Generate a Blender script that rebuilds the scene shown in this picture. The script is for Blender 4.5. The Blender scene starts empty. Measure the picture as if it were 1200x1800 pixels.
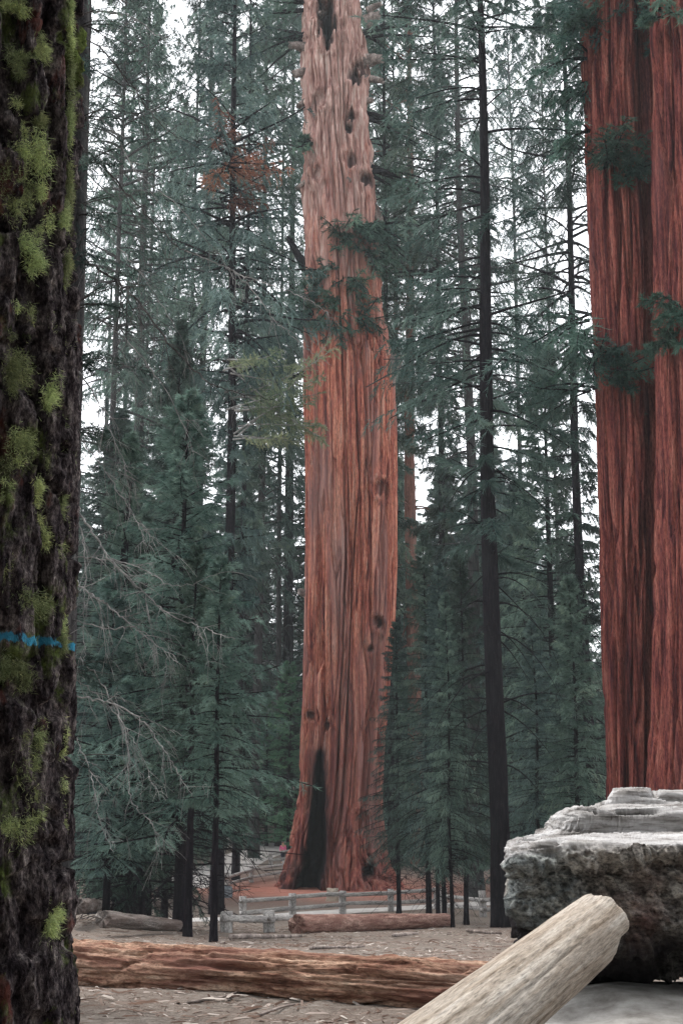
import bpy, math, random
import numpy as np
from mathutils import Vector, Matrix

# ------------------------------------------------------------------ camera, sky, sun, exposure
SC = bpy.context.scene
COL = SC.collection
F = 2200.0                      # focal length in pixels of the 1200 x 1800 photograph
EYE = (0.0, 0.0, 1.6)
PITCH = math.atan(440.0 / F)
cam = bpy.data.cameras.new('camera')
cam.sensor_fit = 'VERTICAL'; cam.sensor_height = 24.0; cam.lens = F / 1800.0 * 24.0
cam.clip_start = 0.05; cam.clip_end = 5000.0
cam_o = bpy.data.objects.new('camera', cam); COL.objects.link(cam_o)
cam_o.location = EYE; cam_o.rotation_euler = (math.pi / 2 + PITCH, 0, 0)
SC.camera = cam_o

SUN_EL, SUN_AZ = math.radians(66), math.radians(-35)      # high, ahead and to the left, through thick cloud
w = bpy.data.worlds.new('World'); SC.world = w; w.use_nodes = True
nt = w.node_tree
bg = nt.nodes['Background']
sky = nt.nodes.new('ShaderNodeTexSky'); sky.sky_type = 'NISHITA'; sky.sun_disc = False
sky.sun_elevation = SUN_EL; sky.sun_rotation = SUN_AZ
sky.air_density = 1.0; sky.dust_density = 6.0; sky.ozone_density = 1.0; sky.altitude = 2000
hs = nt.nodes.new('ShaderNodeHueSaturation'); hs.inputs['Saturation'].default_value = 0.12
nt.links.new(sky.outputs[0], hs.inputs['Color']); nt.links.new(hs.outputs[0], bg.inputs['Color'])
bg.inputs['Strength'].default_value = 0.15
sl = bpy.data.lights.new('sun', 'SUN'); sl.energy = 0.6; sl.angle = math.radians(25); sl.color = (1.0, 0.965, 0.92)
so = bpy.data.objects.new('sun', sl); COL.objects.link(so)
sdir = Vector((math.sin(SUN_AZ) * math.cos(SUN_EL), math.cos(SUN_AZ) * math.cos(SUN_EL), math.sin(SUN_EL)))
so.rotation_euler = sdir.to_track_quat('Z', 'Y').to_euler(); so.location = (0, -10, 60)
SC.view_settings.view_transform = 'Standard'; SC.view_settings.look = 'None'
SC.view_settings.gamma = 1.0; SC.view_settings.use_curve_mapping = False
SC.view_settings.exposure = 2.1
SC.cycles.use_denoising = True; SC.cycles.denoising_prefilter = 'NONE'
SC.cycles.max_bounces = 6; SC.cycles.diffuse_bounces = 3; SC.cycles.glossy_bounces = 2
SC.cycles.transmission_bounces = 3; SC.cycles.volume_bounces = 1; SC.cycles.transparent_max_bounces = 4

# ------------------------------------------------------------------ helpers
def at(px, py, Y):
    u = (px - 600.0) / F; v = (py - 900.0) / F
    d = (u, math.cos(PITCH) + v * math.sin(PITCH), math.sin(PITCH) - v * math.cos(PITCH))
    t = Y / d[1]
    return Vector((EYE[0] + d[0] * t, Y, EYE[2] + d[2] * t))

def h3(ix, iy, iz, seed):
    n = (ix.astype(np.int64) * 374761393 + iy.astype(np.int64) * 668265263 + iz.astype(np.int64) * 2147483647 + seed * 1274126177) & 0xffffffff
    n = ((n ^ (n >> 13)) * 1274126177) & 0xffffffff
    n = ((n ^ (n >> 16)) * 2246822519) & 0xffffffff
    n = n ^ (n >> 15)
    return (n & 0xffffff) / float(0xffffff)

def vnoise(x, y, z, seed=0):
    x, y, z = np.broadcast_arrays(np.asarray(x, float), np.asarray(y, float), np.asarray(z, float))
    ix, iy, iz = np.floor(x), np.floor(y), np.floor(z)
    fx, fy, fz = x - ix, y - iy, z - iz
    fx = fx * fx * (3 - 2 * fx); fy = fy * fy * (3 - 2 * fy); fz = fz * fz * (3 - 2 * fz)
    r = 0
    for a in (0, 1):
        wx = fx if a else 1 - fx
        for b in (0, 1):
            wy = fy if b else 1 - fy
            for c in (0, 1):
                wz = fz if c else 1 - fz
                r = r + wx * wy * wz * h3(ix + a, iy + b, iz + c, seed)
    return r

def fbm(x, y, z, oct=4, seed=0, gain=0.5):
    s = 0; a = 1.0; t = 0; f = 1.0
    for o in range(oct):
        s = s + a * vnoise(np.asarray(x) * f, np.asarray(y) * f, np.asarray(z) * f, seed + o * 17); t += a
        a *= gain; f *= 2.03
    return s / t

def ridge(x, y, z, oct=3, seed=0):
    s = 0; a = 1.0; t = 0; f = 1.0
    for o in range(oct):
        s = s + a * (1 - np.abs(2 * vnoise(np.asarray(x) * f, np.asarray(y) * f, np.asarray(z) * f, seed + o * 31) - 1)); t += a
        a *= 0.5; f *= 2.1
    return s / t

def sstep(a, b, x):
    t = np.clip((x - a) / (b - a), 0, 1); return t * t * (3 - 2 * t)

def npmesh(name, V, faces, smooth=False, attrs=None, mat=None):
    """faces: int array (n,3) or (n,4), or a list of such arrays"""
    if not isinstance(faces, list): faces = [faces]
    faces = [np.asarray(f, np.int32) for f in faces if len(f)]
    V = np.asarray(V, np.float32)
    me = bpy.data.meshes.new(name)
    me.vertices.add(len(V)); me.vertices.foreach_set('co', V.ravel())
    tot = np.concatenate([np.full(len(f), f.shape[1], np.int32) for f in faces])
    idx = np.concatenate([f.ravel() for f in faces])
    st = np.concatenate([[0], np.cumsum(tot)[:-1]]).astype(np.int32)
    me.loops.add(len(idx)); me.loops.foreach_set('vertex_index', idx)
    me.polygons.add(len(tot)); me.polygons.foreach_set('loop_start', st); me.polygons.foreach_set('loop_total', tot)
    me.update(calc_edges=True)
    if smooth: me.polygons.foreach_set('use_smooth', np.ones(len(tot), bool))
    for k, (dom, arr) in (attrs or {}).items():
        a = me.attributes.new(k, 'FLOAT', dom); a.data.foreach_set('value', np.asarray(arr, np.float32).ravel())
    if mat: me.materials.append(mat)
    return me

def link(name, me, parent=None, loc=None, label=None, cat=None, group=None, kind=None):
    o = bpy.data.objects.new(name, me); COL.objects.link(o)
    if parent: o.parent = parent
    if loc is not None: o.location = loc
    if label: o['label'] = label
    if cat: o['category'] = cat
    if group: o['group'] = group
    if kind: o['kind'] = kind
    return o

def thing(name, loc, label, cat, group=None, rz=0.0):
    o = link(name, None, None, loc, label, cat, group); o.rotation_euler = (0, 0, rz); return o

def grid_faces(nr, nc, wrap):
    """quads of a grid with nr rows of nc vertices; wrap joins the last column to the first"""
    r = np.arange(nr - 1)[:, None]; c = np.arange(nc if wrap else nc - 1)[None, :]
    c2 = (c + 1) % nc
    return np.stack([r * nc + c, r * nc + c2, (r + 1) * nc + c2, (r + 1) * nc + c], -1).reshape(-1, 4)

def tube(pts, rad, ns=6, cap=True):
    """tube round a polyline, as (V, [quads, tris])"""
    P = np.asarray(pts, float); n = len(P); R = np.broadcast_to(np.asarray(rad, float), (n,))
    T = np.gradient(P, axis=0); T /= np.linalg.norm(T, axis=1)[:, None] + 1e-9
    ref = np.array([0.0, 0.0, 1.0]) if abs(T[0][2]) < 0.85 else np.array([1.0, 0.0, 0.0])
    A = np.cross(T, ref); A /= np.linalg.norm(A, axis=1)[:, None] + 1e-9
    B = np.cross(T, A)
    th = np.arange(ns) * 2 * math.pi / ns
    V = P[:, None] + R[:, None, None] * (np.cos(th)[None, :, None] * A[:, None] + np.sin(th)[None, :, None] * B[:, None])
    V = V.reshape(-1, 3); Q = grid_faces(n, ns, True); Tr = np.zeros((0, 3), int)
    if cap:
        V = np.vstack([V, P[0], P[-1]]); k = n * ns; i = np.arange(ns); j = (i + 1) % ns
        Tr = np.vstack([np.stack([j, i, np.full(ns, k)], 1), np.stack([(n - 1) * ns + i, (n - 1) * ns + j, np.full(ns, k + 1)], 1)])
    return V, Q, Tr

class Acc:
    def __init__(s): s.V = []; s.Q = []; s.T = []; s.n = 0; s.tint = []
    def add(s, V, Q=None, T=None):
        if Q is not None and len(Q): s.Q.append(np.asarray(Q) + s.n)
        if T is not None and len(T): s.T.append(np.asarray(T) + s.n)
        s.V.append(np.asarray(V)); s.n += len(V)
    def mesh(s, name, mat, smooth=True):
        fs = []
        if s.Q: fs.append(np.vstack(s.Q))
        if s.T: fs.append(np.vstack(s.T))
        return npmesh(name, np.vstack(s.V), fs, smooth, None, mat)

def smooth_path(pts, n):
    P = np.asarray(pts, float); k = len(P)
    if k < 3:
        t = np.linspace(0, 1, n)[:, None]; return P[0] * (1 - t) + P[-1] * t
    t = np.linspace(0, k - 1 - 1e-6, n); i = t.astype(int); f = (t - i)[:, None]
    p0 = P[np.clip(i - 1, 0, k - 1)]; p1 = P[i]; p2 = P[np.clip(i + 1, 0, k - 1)]; p3 = P[np.clip(i + 2, 0, k - 1)]
    return 0.5 * (2 * p1 + (p2 - p0) * f + (2 * p0 - 5 * p1 + 4 * p2 - p3) * f ** 2 + (3 * p1 - p0 - 3 * p2 + p3) * f ** 3)

# ------------------------------------------------------------------ materials
def nodes(name):
    m = bpy.data.materials.new(name); m.use_nodes = True
    t = m.node_tree; b = t.nodes['Principled BSDF']
    b.inputs['Specular IOR Level'].default_value = 0.03
    return m, t, b

def N(t, kind, **kw):
    n = t.nodes.new(kind)
    for k, v in kw.items(): setattr(n, k, v)
    return n

def noise(t, scale_vec, scale, detail=4, rough=0.55, coord='Object', dist=0.0):
    tc = N(t, 'ShaderNodeTexCoord'); mp = N(t, 'ShaderNodeMapping')
    mp.inputs['Scale'].default_value = scale_vec
    t.links.new(tc.outputs[coord], mp.inputs[0])
    n = N(t, 'ShaderNodeTexNoise'); n.inputs['Scale'].default_value = scale
    n.inputs['Detail'].default_value = detail; n.inputs['Roughness'].default_value = rough
    n.inputs['Distortion'].default_value = dist
    t.links.new(mp.outputs[0], n.inputs['Vector'])
    return n.outputs['Fac']

def ramp(t, fac, stops):
    r = N(t, 'ShaderNodeValToRGB'); e = r.color_ramp.elements
    while len(e) < len(stops): e.new(0.5)
    for k, (p, c) in enumerate(stops):
        e[k].position = p; e[k].color = (*c, 1)
    t.links.new(fac, r.inputs[0]); return r.outputs[0]

def mix(t, fac, a, b, mode='MIX'):
    m = N(t, 'ShaderNodeMix', data_type='RGBA', blend_type=mode)
    for sock, v in ((m.inputs[0], fac), (m.inputs[6], a), (m.inputs[7], b)):
        if isinstance(v, (int, float)): sock.default_value = v
        elif isinstance(v, tuple): sock.default_value = (*v, 1)
        else: t.links.new(v, sock)
    return m.outputs[2]

def math_n(t, op, a, b=0.0, clamp=False):
    m = N(t, 'ShaderNodeMath', operation=op, use_clamp=clamp)
    for s, v in ((m.inputs[0], a), (m.inputs[1], b)):
        if isinstance(v, (int, float)): s.default_value = v
        else: t.links.new(v, s)
    return m.outputs[0]

def attr(t, name):
    a = N(t, 'ShaderNodeAttribute', attribute_name=name); return a.outputs['Fac']

def bump(t, b, h, strength, dist):
    n = N(t, 'ShaderNodeBump'); n.inputs['Strength'].default_value = strength; n.inputs['Distance'].default_value = dist
    t.links.new(h, n.inputs['Height']); t.links.new(n.outputs[0], b.inputs['Normal'])

def fibre_mat(name, stops, blotch, axis, fine, big, rough=0.9, bstr=0.5, bdist=0.02, blotch_amt=0.6, blotch_at=(0.5, 0.62), char=None, along=0.06, cross=0.55, amp=1.0):
    """wood or bark with streaks along one local axis, and larger blotches of another colour"""
    m, t, b = nodes(name)
    sv = [1, 1, 1]; sv['xyz'.index(axis)] = along
    n1 = noise(t, sv, fine, 6, 0.65)
    c = ramp(t, n1, stops)
    sv5 = [1, 1, 1]; sv5['xyz'.index(axis)] = min(1.0, along ** cross)
    n5 = noise(t, sv5, fine * 4.5, 6, 0.72, dist=0.3)
    c = mix(t, amp, c, ramp(t, n5, [(0.34, (0.36, 0.36, 0.36)), (0.5, (1.0, 1.0, 1.0)), (0.66, (1.5, 1.5, 1.5))]), 'MULTIPLY')
    sv2 = [1, 1, 1]; sv2['xyz'.index(axis)] = along * 3
    n2 = noise(t, sv2, big, 4, 0.6)
    f = N(t, 'ShaderNodeMapRange'); f.inputs[1].default_value, f.inputs[2].default_value = blotch_at; f.inputs[4].default_value = blotch_amt
    t.links.new(n2, f.inputs[0])
    c = mix(t, f.outputs[0], c, blotch)
    if char is not None:
        nc = noise(t, (1, 1, 1), 3.0, 4)
        cc = ramp(t, nc, [(0.35, char[0]), (0.7, char[1])])
        c = mix(t, attr(t, 'char'), c, cc)
    t.links.new(c, b.inputs['Base Color']); b.inputs['Roughness'].default_value = rough
    if bstr: bump(t, b, math_n(t, 'ADD', n1, math_n(t, 'MULTIPLY', n5, 0.6)), bstr, bdist)
    return m

def leaf_mat(name, dark, light, trans=0.25, hue=(0.46, 0.52)):
    m, t, b = nodes(name)
    lg = (light[0] * 1.25, light[1] * 1.12, light[2] * 0.98)
    c = ramp(t, attr(t, 'tint'), [(0.0, dark), (0.55, tuple(0.4 * a + 0.6 * b for a, b in zip(dark, light))), (0.8, light), (1.0, lg)])
    oi = N(t, 'ShaderNodeObjectInfo')
    hsv = N(t, 'ShaderNodeHueSaturation')
    mr = N(t, 'ShaderNodeMapRange'); mr.inputs[3].default_value = 0.55; mr.inputs[4].default_value = 1.5
    t.links.new(oi.outputs['Random'], mr.inputs[0]); t.links.new(mr.outputs[0], hsv.inputs['Value'])
    mr2 = N(t, 'ShaderNodeMapRange'); mr2.inputs[3].default_value, mr2.inputs[4].default_value = hue
    t.links.new(math_n(t, 'FRACT', math_n(t, 'MULTIPLY', oi.outputs['Random'], 7.31)), mr2.inputs[0]); t.links.new(mr2.outputs[0], hsv.inputs['Hue'])
    t.links.new(c, hsv.inputs['Color']); c = hsv.outputs[0]
    t.links.new(c, b.inputs['Base Color']); b.inputs['Roughness'].default_value = 0.7; b.inputs['Specular IOR Level'].default_value = 0.12
    tr = N(t, 'ShaderNodeBsdfTranslucent'); t.links.new(c, tr.inputs['Color'])
    mx = N(t, 'ShaderNodeMixShader'); mx.inputs[0].default_value = trans
    t.links.new(b.outputs[0], mx.inputs[1]); t.links.new(tr.outputs[0], mx.inputs[2])
    t.links.new(mx.outputs[0], t.nodes['Material Output'].inputs['Surface'])
    return m

M = {}
M['sequoia'] = fibre_mat('sequoia_bark', [(0.33, (0.07, 0.018, 0.018)), (0.42, (0.21, 0.06, 0.048)), (0.50, (0.40, 0.125, 0.085)), (0.58, (0.52, 0.22, 0.145)), (0.70, (0.46, 0.29, 0.245))],
                         (0.35, 0.215, 0.195), 'z', 3.2, 0.55, 0.95, 0.6, 0.12, 0.7, (0.48, 0.66), ((0.012, 0.011, 0.014), (0.05, 0.046, 0.052)), along=0.045)
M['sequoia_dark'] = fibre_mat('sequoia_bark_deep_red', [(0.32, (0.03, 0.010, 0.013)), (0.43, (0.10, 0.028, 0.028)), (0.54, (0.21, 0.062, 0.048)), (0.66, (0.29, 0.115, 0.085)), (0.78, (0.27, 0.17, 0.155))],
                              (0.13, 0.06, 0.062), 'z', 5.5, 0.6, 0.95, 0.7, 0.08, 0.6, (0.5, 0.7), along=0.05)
M['dark_bark'] = fibre_mat('dark_fir_bark', [(0.3, (0.005, 0.004, 0.006)), (0.5, (0.011, 0.009, 0.012)), (0.75, (0.036, 0.030, 0.032))],
                           (0.02, 0.021, 0.022), 'z', 14, 1.2, 0.95, 0.6, 0.03, 0.4, along=0.15)
M['grey_bark'] = fibre_mat('grey_fir_bark', [(0.3, (0.022, 0.021, 0.023)), (0.5, (0.05, 0.047, 0.048)), (0.75, (0.11, 0.105, 0.10))],
                           (0.06, 0.068, 0.064), 'z', 12, 1.2, 0.95, 0.6, 0.03, 0.4, along=0.2)
M['red_bark'] = fibre_mat('cedar_bark', [(0.3, (0.07, 0.035, 0.03)), (0.5, (0.16, 0.075, 0.058)), (0.75, (0.24, 0.13, 0.10))],
                          (0.15, 0.10, 0.09), 'z', 8, 1.0, 0.95, 0.6, 0.04, 0.5, along=0.08)
M['twig'] = fibre_mat('dead_twig', [(0.3, (0.16, 0.155, 0.15)), (0.6, (0.34, 0.33, 0.315)), (0.8, (0.5, 0.49, 0.47))], (0.10, 0.10, 0.10), 'z', 4, 1.5, 0.9, 0, 0, 0.7, (0.45, 0.6), along=1.0)
M['stub'] = fibre_mat('broken_grey_wood', [(0.3, (0.09, 0.075, 0.07)), (0.5, (0.24, 0.2, 0.18)), (0.75, (0.42, 0.37, 0.33))], (0.05, 0.035, 0.03), 'z', 3, 0.8, 0.95, 0.5, 0.05, 0.7, along=0.3)
M['brown_log'] = fibre_mat('stripped_brown_log', [(0.28, (0.06, 0.028, 0.022)), (0.42, (0.18, 0.092, 0.064)), (0.55, (0.33, 0.21, 0.148)), (0.72, (0.49, 0.37, 0.28))],
                           (0.13, 0.06, 0.048), 'x', 14, 2.2, 0.9, 0.8, 0.02, 0.75, (0.5, 0.68), along=0.10)
M['pink_log'] = fibre_mat('dull_brown_log', [(0.28, (0.06, 0.03, 0.026)), (0.44, (0.18, 0.10, 0.082)), (0.58, (0.30, 0.19, 0.155)), (0.74, (0.42, 0.31, 0.26))], (0.15, 0.075, 0.06), 'x', 7, 1.6, 0.9, 0.8, 0.03, 0.7, (0.5, 0.66), along=0.12)
M['pale_log'] = fibre_mat('bleached_log', [(0.30, (0.12, 0.088, 0.065)), (0.42, (0.27, 0.225, 0.18)), (0.54, (0.38, 0.335, 0.285)), (0.72, (0.47, 0.435, 0.39))],
                          (0.25, 0.19, 0.14), 'x', 24, 1.6, 0.85, 0.6, 0.008, 0.75, (0.42, 0.62), along=0.045, cross=0.7, amp=0.8)
M['grey_log'] = fibre_mat('weathered_grey_log', [(0.28, (0.03, 0.025, 0.023)), (0.45, (0.11, 0.095, 0.086)), (0.58, (0.21, 0.185, 0.17)), (0.75, (0.33, 0.305, 0.28))],
                          (0.10, 0.07, 0.06), 'x', 10, 1.6, 0.9, 0.7, 0.03, 0.6, along=0.08)
M['fence'] = fibre_mat('weathered_fence_wood', [(0.3, (0.14, 0.13, 0.125)), (0.5, (0.32, 0.305, 0.29)), (0.75, (0.52, 0.5, 0.475))], (0.2, 0.19, 0.185), 'z', 8, 2.0, 0.9, 0.4, 0.01, 0.5, along=0.2)
M['leaf'] = leaf_mat('fir_needles', (0.008, 0.024, 0.024), (0.15, 0.22, 0.19))
M['leaf_soft'] = leaf_mat('young_fir_needles', (0.014, 0.042, 0.037), (0.165, 0.245, 0.205))
M['leaf_green'] = leaf_mat('olive_green_needles', (0.012, 0.033, 0.028), (0.15, 0.215, 0.175))
M['leaf_bright'] = leaf_mat('bright_sapling_needles', (0.045, 0.11, 0.072), (0.13, 0.24, 0.15), 0.25, (0.48, 0.5))
M['leaf_seq'] = leaf_mat('sequoia_sprays', (0.014, 0.045, 0.038), (0.13, 0.22, 0.175))
M['leaf_dead'] = leaf_mat('dead_red_needles', (0.13, 0.05, 0.035), (0.36, 0.16, 0.10), 0.25, (0.49, 0.51))
M['leaf_olive'] = leaf_mat('olive_sprays', (0.06, 0.10, 0.06), (0.24, 0.28, 0.17), 0.25, (0.49, 0.51))
M['lichen'] = leaf_mat('wolf_lichen', (0.17, 0.215, 0.09), (0.57, 0.64, 0.34), 0.4, (0.49, 0.51))

def ground_mat():
    m, t, b = nodes('forest_floor')
    n1 = noise(t, (1, 1, 1), 9.0, 8, 0.7)
    c = ramp(t, n1, [(0.3, (0.05, 0.036, 0.03)), (0.46, (0.115, 0.093, 0.076)), (0.58, (0.19, 0.164, 0.14)), (0.72, (0.30, 0.27, 0.238))])
    n2 = noise(t, (1, 1, 1), 0.55, 5, 0.6)
    c = mix(t, math_n(t, 'MULTIPLY', ramp(t, n2, [(0.42, (0, 0, 0)), (0.62, (1, 1, 1))]), 0.55), c, (0.13, 0.088, 0.066))
    n3 = noise(t, (1, 1, 1), 60.0, 4, 0.7)
    c = mix(t, 0.35, c, ramp(t, n3, [(0.3, (0.03, 0.023, 0.02)), (0.7, (0.34, 0.30, 0.27))]), 'MIX')
    nr = noise(t, (1, 1, 1), 1.5, 5, 0.7)
    red = ramp(t, nr, [(0.3, (0.25, 0.10, 0.075)), (0.7, (0.40, 0.19, 0.145))])
    c = mix(t, attr(t, 'duff'), c, red)
    t.links.new(c, b.inputs['Base Color']); b.inputs['Roughness'].default_value = 1.0
    bump(t, b, math_n(t, 'ADD', n1, n3), 0.7, 0.03)
    return m
M['ground'] = ground_mat()

def path_mat():
    m, t, b = nodes('pale_trail')
    n1 = noise(t, (1, 1, 1), 3.0, 6, 0.7)
    c = ramp(t, n1, [(0.3, (0.30, 0.28, 0.265)), (0.6, (0.44, 0.42, 0.40)), (0.8, (0.5, 0.48, 0.46))])
    t.links.new(c, b.inputs['Base Color']); b.inputs['Roughness'].default_value = 0.95
    bump(t, b, n1, 0.4, 0.02); return m
M['path'] = path_mat()

def slab_mat():
    """the great broken log: bleached where weather has stripped it, dark rotten fibre below"""
    m, t, b = nodes('bleached_and_rotten_wood')
    n1 = noise(t, (0.18, 0.6, 1.6), 9.0, 8, 0.65)
    pale = ramp(t, n1, [(0.32, (0.07, 0.06, 0.058)), (0.42, (0.27, 0.255, 0.24)), (0.52, (0.40, 0.385, 0.375)), (0.66, (0.50, 0.49, 0.485))])
    n2 = noise(t, (0.8, 1, 1.6), 7.0, 8, 0.7)
    rot = ramp(t, n2, [(0.3, (0.045, 0.038, 0.04)), (0.45, (0.19, 0.172, 0.156)), (0.57, (0.36, 0.335, 0.30)), (0.72, (0.50, 0.48, 0.44))])
    n3 = noise(t, (1, 1, 1), 2.2, 3, 0.6)
    rot = mix(t, math_n(t, 'MULTIPLY', ramp(t, n3, [(0.54, (0, 0, 0)), (0.68, (1, 1, 1))]), 0.45), rot, (0.20, 0.085, 0.07))
    n4 = noise(t, (1, 1, 1), 1.3, 3, 0.5)
    rot = mix(t, math_n(t, 'MULTIPLY', ramp(t, n4, [(0.55, (0, 0, 0)), (0.68, (1, 1, 1))]), 0.4), rot, (0.18, 0.24, 0.25))
    n6 = noise(t, (0.25, 0.8, 2.0), 30.0, 6, 0.7)
    pale = mix(t, 1.0, pale, ramp(t, n6, [(0.34, (0.4, 0.38, 0.36)), (0.48, (0.95, 0.95, 0.95)), (0.7, (1.2, 1.2, 1.2))]), 'MULTIPLY')
    n7 = noise(t, (0.8, 1, 1.4), 36.0, 6, 0.7)
    rot = mix(t, 1.0, rot, ramp(t, n7, [(0.36, (0.25, 0.25, 0.25)), (0.5, (0.9, 0.9, 0.9)), (0.68, (1.7, 1.7, 1.65))]), 'MULTIPLY')
    c = mix(t, attr(t, 'rot'), pale, rot)
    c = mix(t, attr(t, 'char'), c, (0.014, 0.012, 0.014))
    t.links.new(c, b.inputs['Base Color']); b.inputs['Roughness'].default_value = 0.92
    bump(t, b, mix(t, attr(t, 'rot'), n1, n2), 0.8, 0.03); return m
M['slab'] = slab_mat()

def rock_mat(name, a, bb):
    m, t, b = nodes(name)
    n1 = noise(t, (1, 1, 1), 6.0, 8, 0.65)
    t.links.new(ramp(t, n1, [(0.3, a), (0.65, bb)]), b.inputs['Base Color']); b.inputs['Roughness'].default_value = 0.95
    bump(t, b, n1, 0.5, 0.03); return m
M['rock'] = rock_mat('pale_rock', (0.17, 0.155, 0.14), (0.40, 0.385, 0.36))
M['rock_grey'] = rock_mat('grey_rock', (0.10, 0.11, 0.12), (0.24, 0.26, 0.28))

def mossy_mat():
    m, t, b = nodes('furrowed_mossy_bark')
    n1 = noise(t, (1, 1, 0.45), 22, 8, 0.7)
    c = ramp(t, n1, [(0.32, (0.008, 0.006, 0.007)), (0.45, (0.034, 0.027, 0.03)), (0.56, (0.115, 0.096, 0.096)), (0.69, (0.30, 0.265, 0.25))])
    n5 = noise(t, (1, 1, 0.5), 95, 4, 0.7)
    c = mix(t, 1.0, c, ramp(t, n5, [(0.36, (0.3, 0.3, 0.3)), (0.5, (0.9, 0.9, 0.9)), (0.66, (1.9, 1.85, 1.8))]), 'MULTIPLY')
    n2 = noise(t, (1, 1, 0.5), 5.5, 5, 0.65)
    c = mix(t, math_n(t, 'MULTIPLY', ramp(t, n2, [(0.60, (0, 0, 0)), (0.68, (1, 1, 1))]), 0.7), c, (0.16, 0.055, 0.042))
    n3 = noise(t, (1, 1, 0.7), 4.2, 6, 0.7)
    mossf = math_n(t, 'MULTIPLY', ramp(t, n3, [(0.55, (0, 0, 0)), (0.64, (1, 1, 1))]), attr(t, 'moss'))
    n4 = noise(t, (1, 1, 1), 80, 4, 0.7)
    c = mix(t, mossf, c, ramp(t, n4, [(0.3, (0.045, 0.065, 0.018)), (0.7, (0.21, 0.27, 0.08))]))
    # a line of blue paint sprayed round the trunk
    tc = N(t, 'ShaderNodeTexCoord'); sp = N(t, 'ShaderNodeSeparateXYZ'); t.links.new(tc.outputs['Object'], sp.inputs[0])
    nb = noise(t, (1, 1, 0.15), 26, 4, 0.7)
    z = math_n(t, 'ADD', sp.outputs['Z'], math_n(t, 'MULTIPLY', math_n(t, 'SUBTRACT', nb, 0.5), 0.075))
    d = math_n(t, 'ABSOLUTE', math_n(t, 'SUBTRACT', z, PAINT_Z))
    band = math_n(t, 'SUBTRACT', 1.0, math_n(t, 'DIVIDE', d, 0.017), True)
    band = math_n(t, 'MULTIPLY', math_n(t, 'MULTIPLY', band, 3.0, True), ramp(t, n1, [(0.41, (0.03, 0.03, 0.03)), (0.53, (0.9, 0.9, 0.9))]))
    c = mix(t, band, c, (0.06, 0.36, 0.56))
    t.links.new(c, b.inputs['Base Color']); b.inputs['Roughness'].default_value = 0.95
    bump(t, b, math_n(t, 'ADD', n1, math_n(t, 'MULTIPLY', n5, 0.5)), 1.0, 0.02); return m

def plain(name, c, rough=0.8):
    m, t, b = nodes(name)
    n1 = noise(t, (1, 1, 1), 30, 3)
    t.links.new(mix(t, n1, tuple(x * 0.8 for x in c), tuple(min(1, x * 1.15) for x in c)), b.inputs['Base Color'])
    b.inputs['Roughness'].default_value = rough; return m

# ------------------------------------------------------------------ ground
_prof = [(-400, 1.0), (-30, 0.4), (0, 0.12), (6, 0.03)] + [(D, at(600, y, D).z) for D, y in
        ((8, 1780), (12, 1722), (20, 1676), (30, 1653), (45, 1634), (55, 1623), (70, 1592), (85, 1560), (100, 1524), (120, 1484), (150, 1450))] + [(220, -2.0), (400, 14.0), (900, 60.0)]
_pd = np.array([p[0] for p in _prof], float); _pz = np.array([p[1] for p in _prof], float)
def gz(x, y):
    x = np.asarray(x, float); y = np.asarray(y, float)
    z = (np.interp(y, _pd, _pz) + np.interp(y - 2.0, _pd, _pz) + np.interp(y + 2.0, _pd, _pz)) / 3
    z = z + 0.10 * (fbm(x * 0.35, y * 0.35, 0, 4, 5) - 0.5) + 0.05 * (fbm(x * 1.7, y * 1.7, 3, 4, 9) - 0.5) * np.clip(1 - (y - 10) / 40, 0.2, 1)
    z = z + 0.9 * (fbm(x * 0.03, y * 0.03, 7, 3, 2) - 0.5) * np.clip((np.hypot(x, y) - 90) / 60, 0, 1) * 2
    # a low bank on the right under the broken log, and a rise at the left of the clearing
    z = z + 0.22 * np.exp(-(((x - 2.6) / 1.6) ** 2 + ((y - 6.4) / 1.8) ** 2))
    z = z + 0.55 * np.exp(-(((x + 9.0) / 4.0) ** 2 + ((y - 33) / 9.0) ** 2))
    z = z + np.clip((np.abs(x) - 30) / 100, 0, 1) * np.clip((y - 40) / 60, 0, 1) * 8 * np.clip((np.abs(x) - 30) / 200, 0, 1)
    return z
def gz1(x, y): return float(gz(np.array([x]), np.array([y]))[0])
def hit(px, py, lo=4.0, hi=140.0):
    """the ground point seen at a pixel"""
    Y = np.linspace(lo, hi, 900)
    u = (px - 600.0) / F; v = (py - 900.0) / F
    dy = math.cos(PITCH) + v * math.sin(PITCH); dz = math.sin(PITCH) - v * math.cos(PITCH)
    X = u / dy * Y; Z = EYE[2] + dz / dy * Y
    below = np.nonzero(Z <= gz(X, Y))[0]
    k = below[0] if len(below) else len(Y) - 1
    return Vector((X[k], Y[k], gz1(X[k], Y[k])))

def axis_pts(segs):
    out = []
    for a, b, s in segs: out.append(np.arange(a, b, s))
    return np.concatenate(out)
gx = axis_pts([(-900, -200, 50), (-200, -60, 7), (-60, -14, 0.9), (-14, -5, 0.2), (-5, 5, 0.105), (5, 14, 0.2), (14, 60, 0.9), (60, 200, 7), (200, 901, 50)])
gy = axis_pts([(-400, -30, 40), (-30, 4, 1.5), (4, 16, 0.105), (16, 34, 0.2), (34, 70, 0.35), (70, 130, 0.8), (130, 250, 5), (250, 901, 40)])
GX, GY = np.meshgrid(gx, gy)
GZ = gz(GX, GY)
near = np.clip(1 - (np.hypot(GX, GY - 8) - 5) / 20, 0, 1)
GZ = GZ + near * 0.035 * (ridge(GX * 2.5, GY * 2.5, 1, 1, 41) - 0.5)
duff = np.exp(-(((GX + 0.5) / 9.5) ** 2 + ((GY - 82) / 9) ** 2) * 1.2) * 1.3 + 0.7 * np.exp(-(((GX + 2.3) / 1.6) ** 2 + ((GY - 13.0) / 1.2) ** 2))
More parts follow.
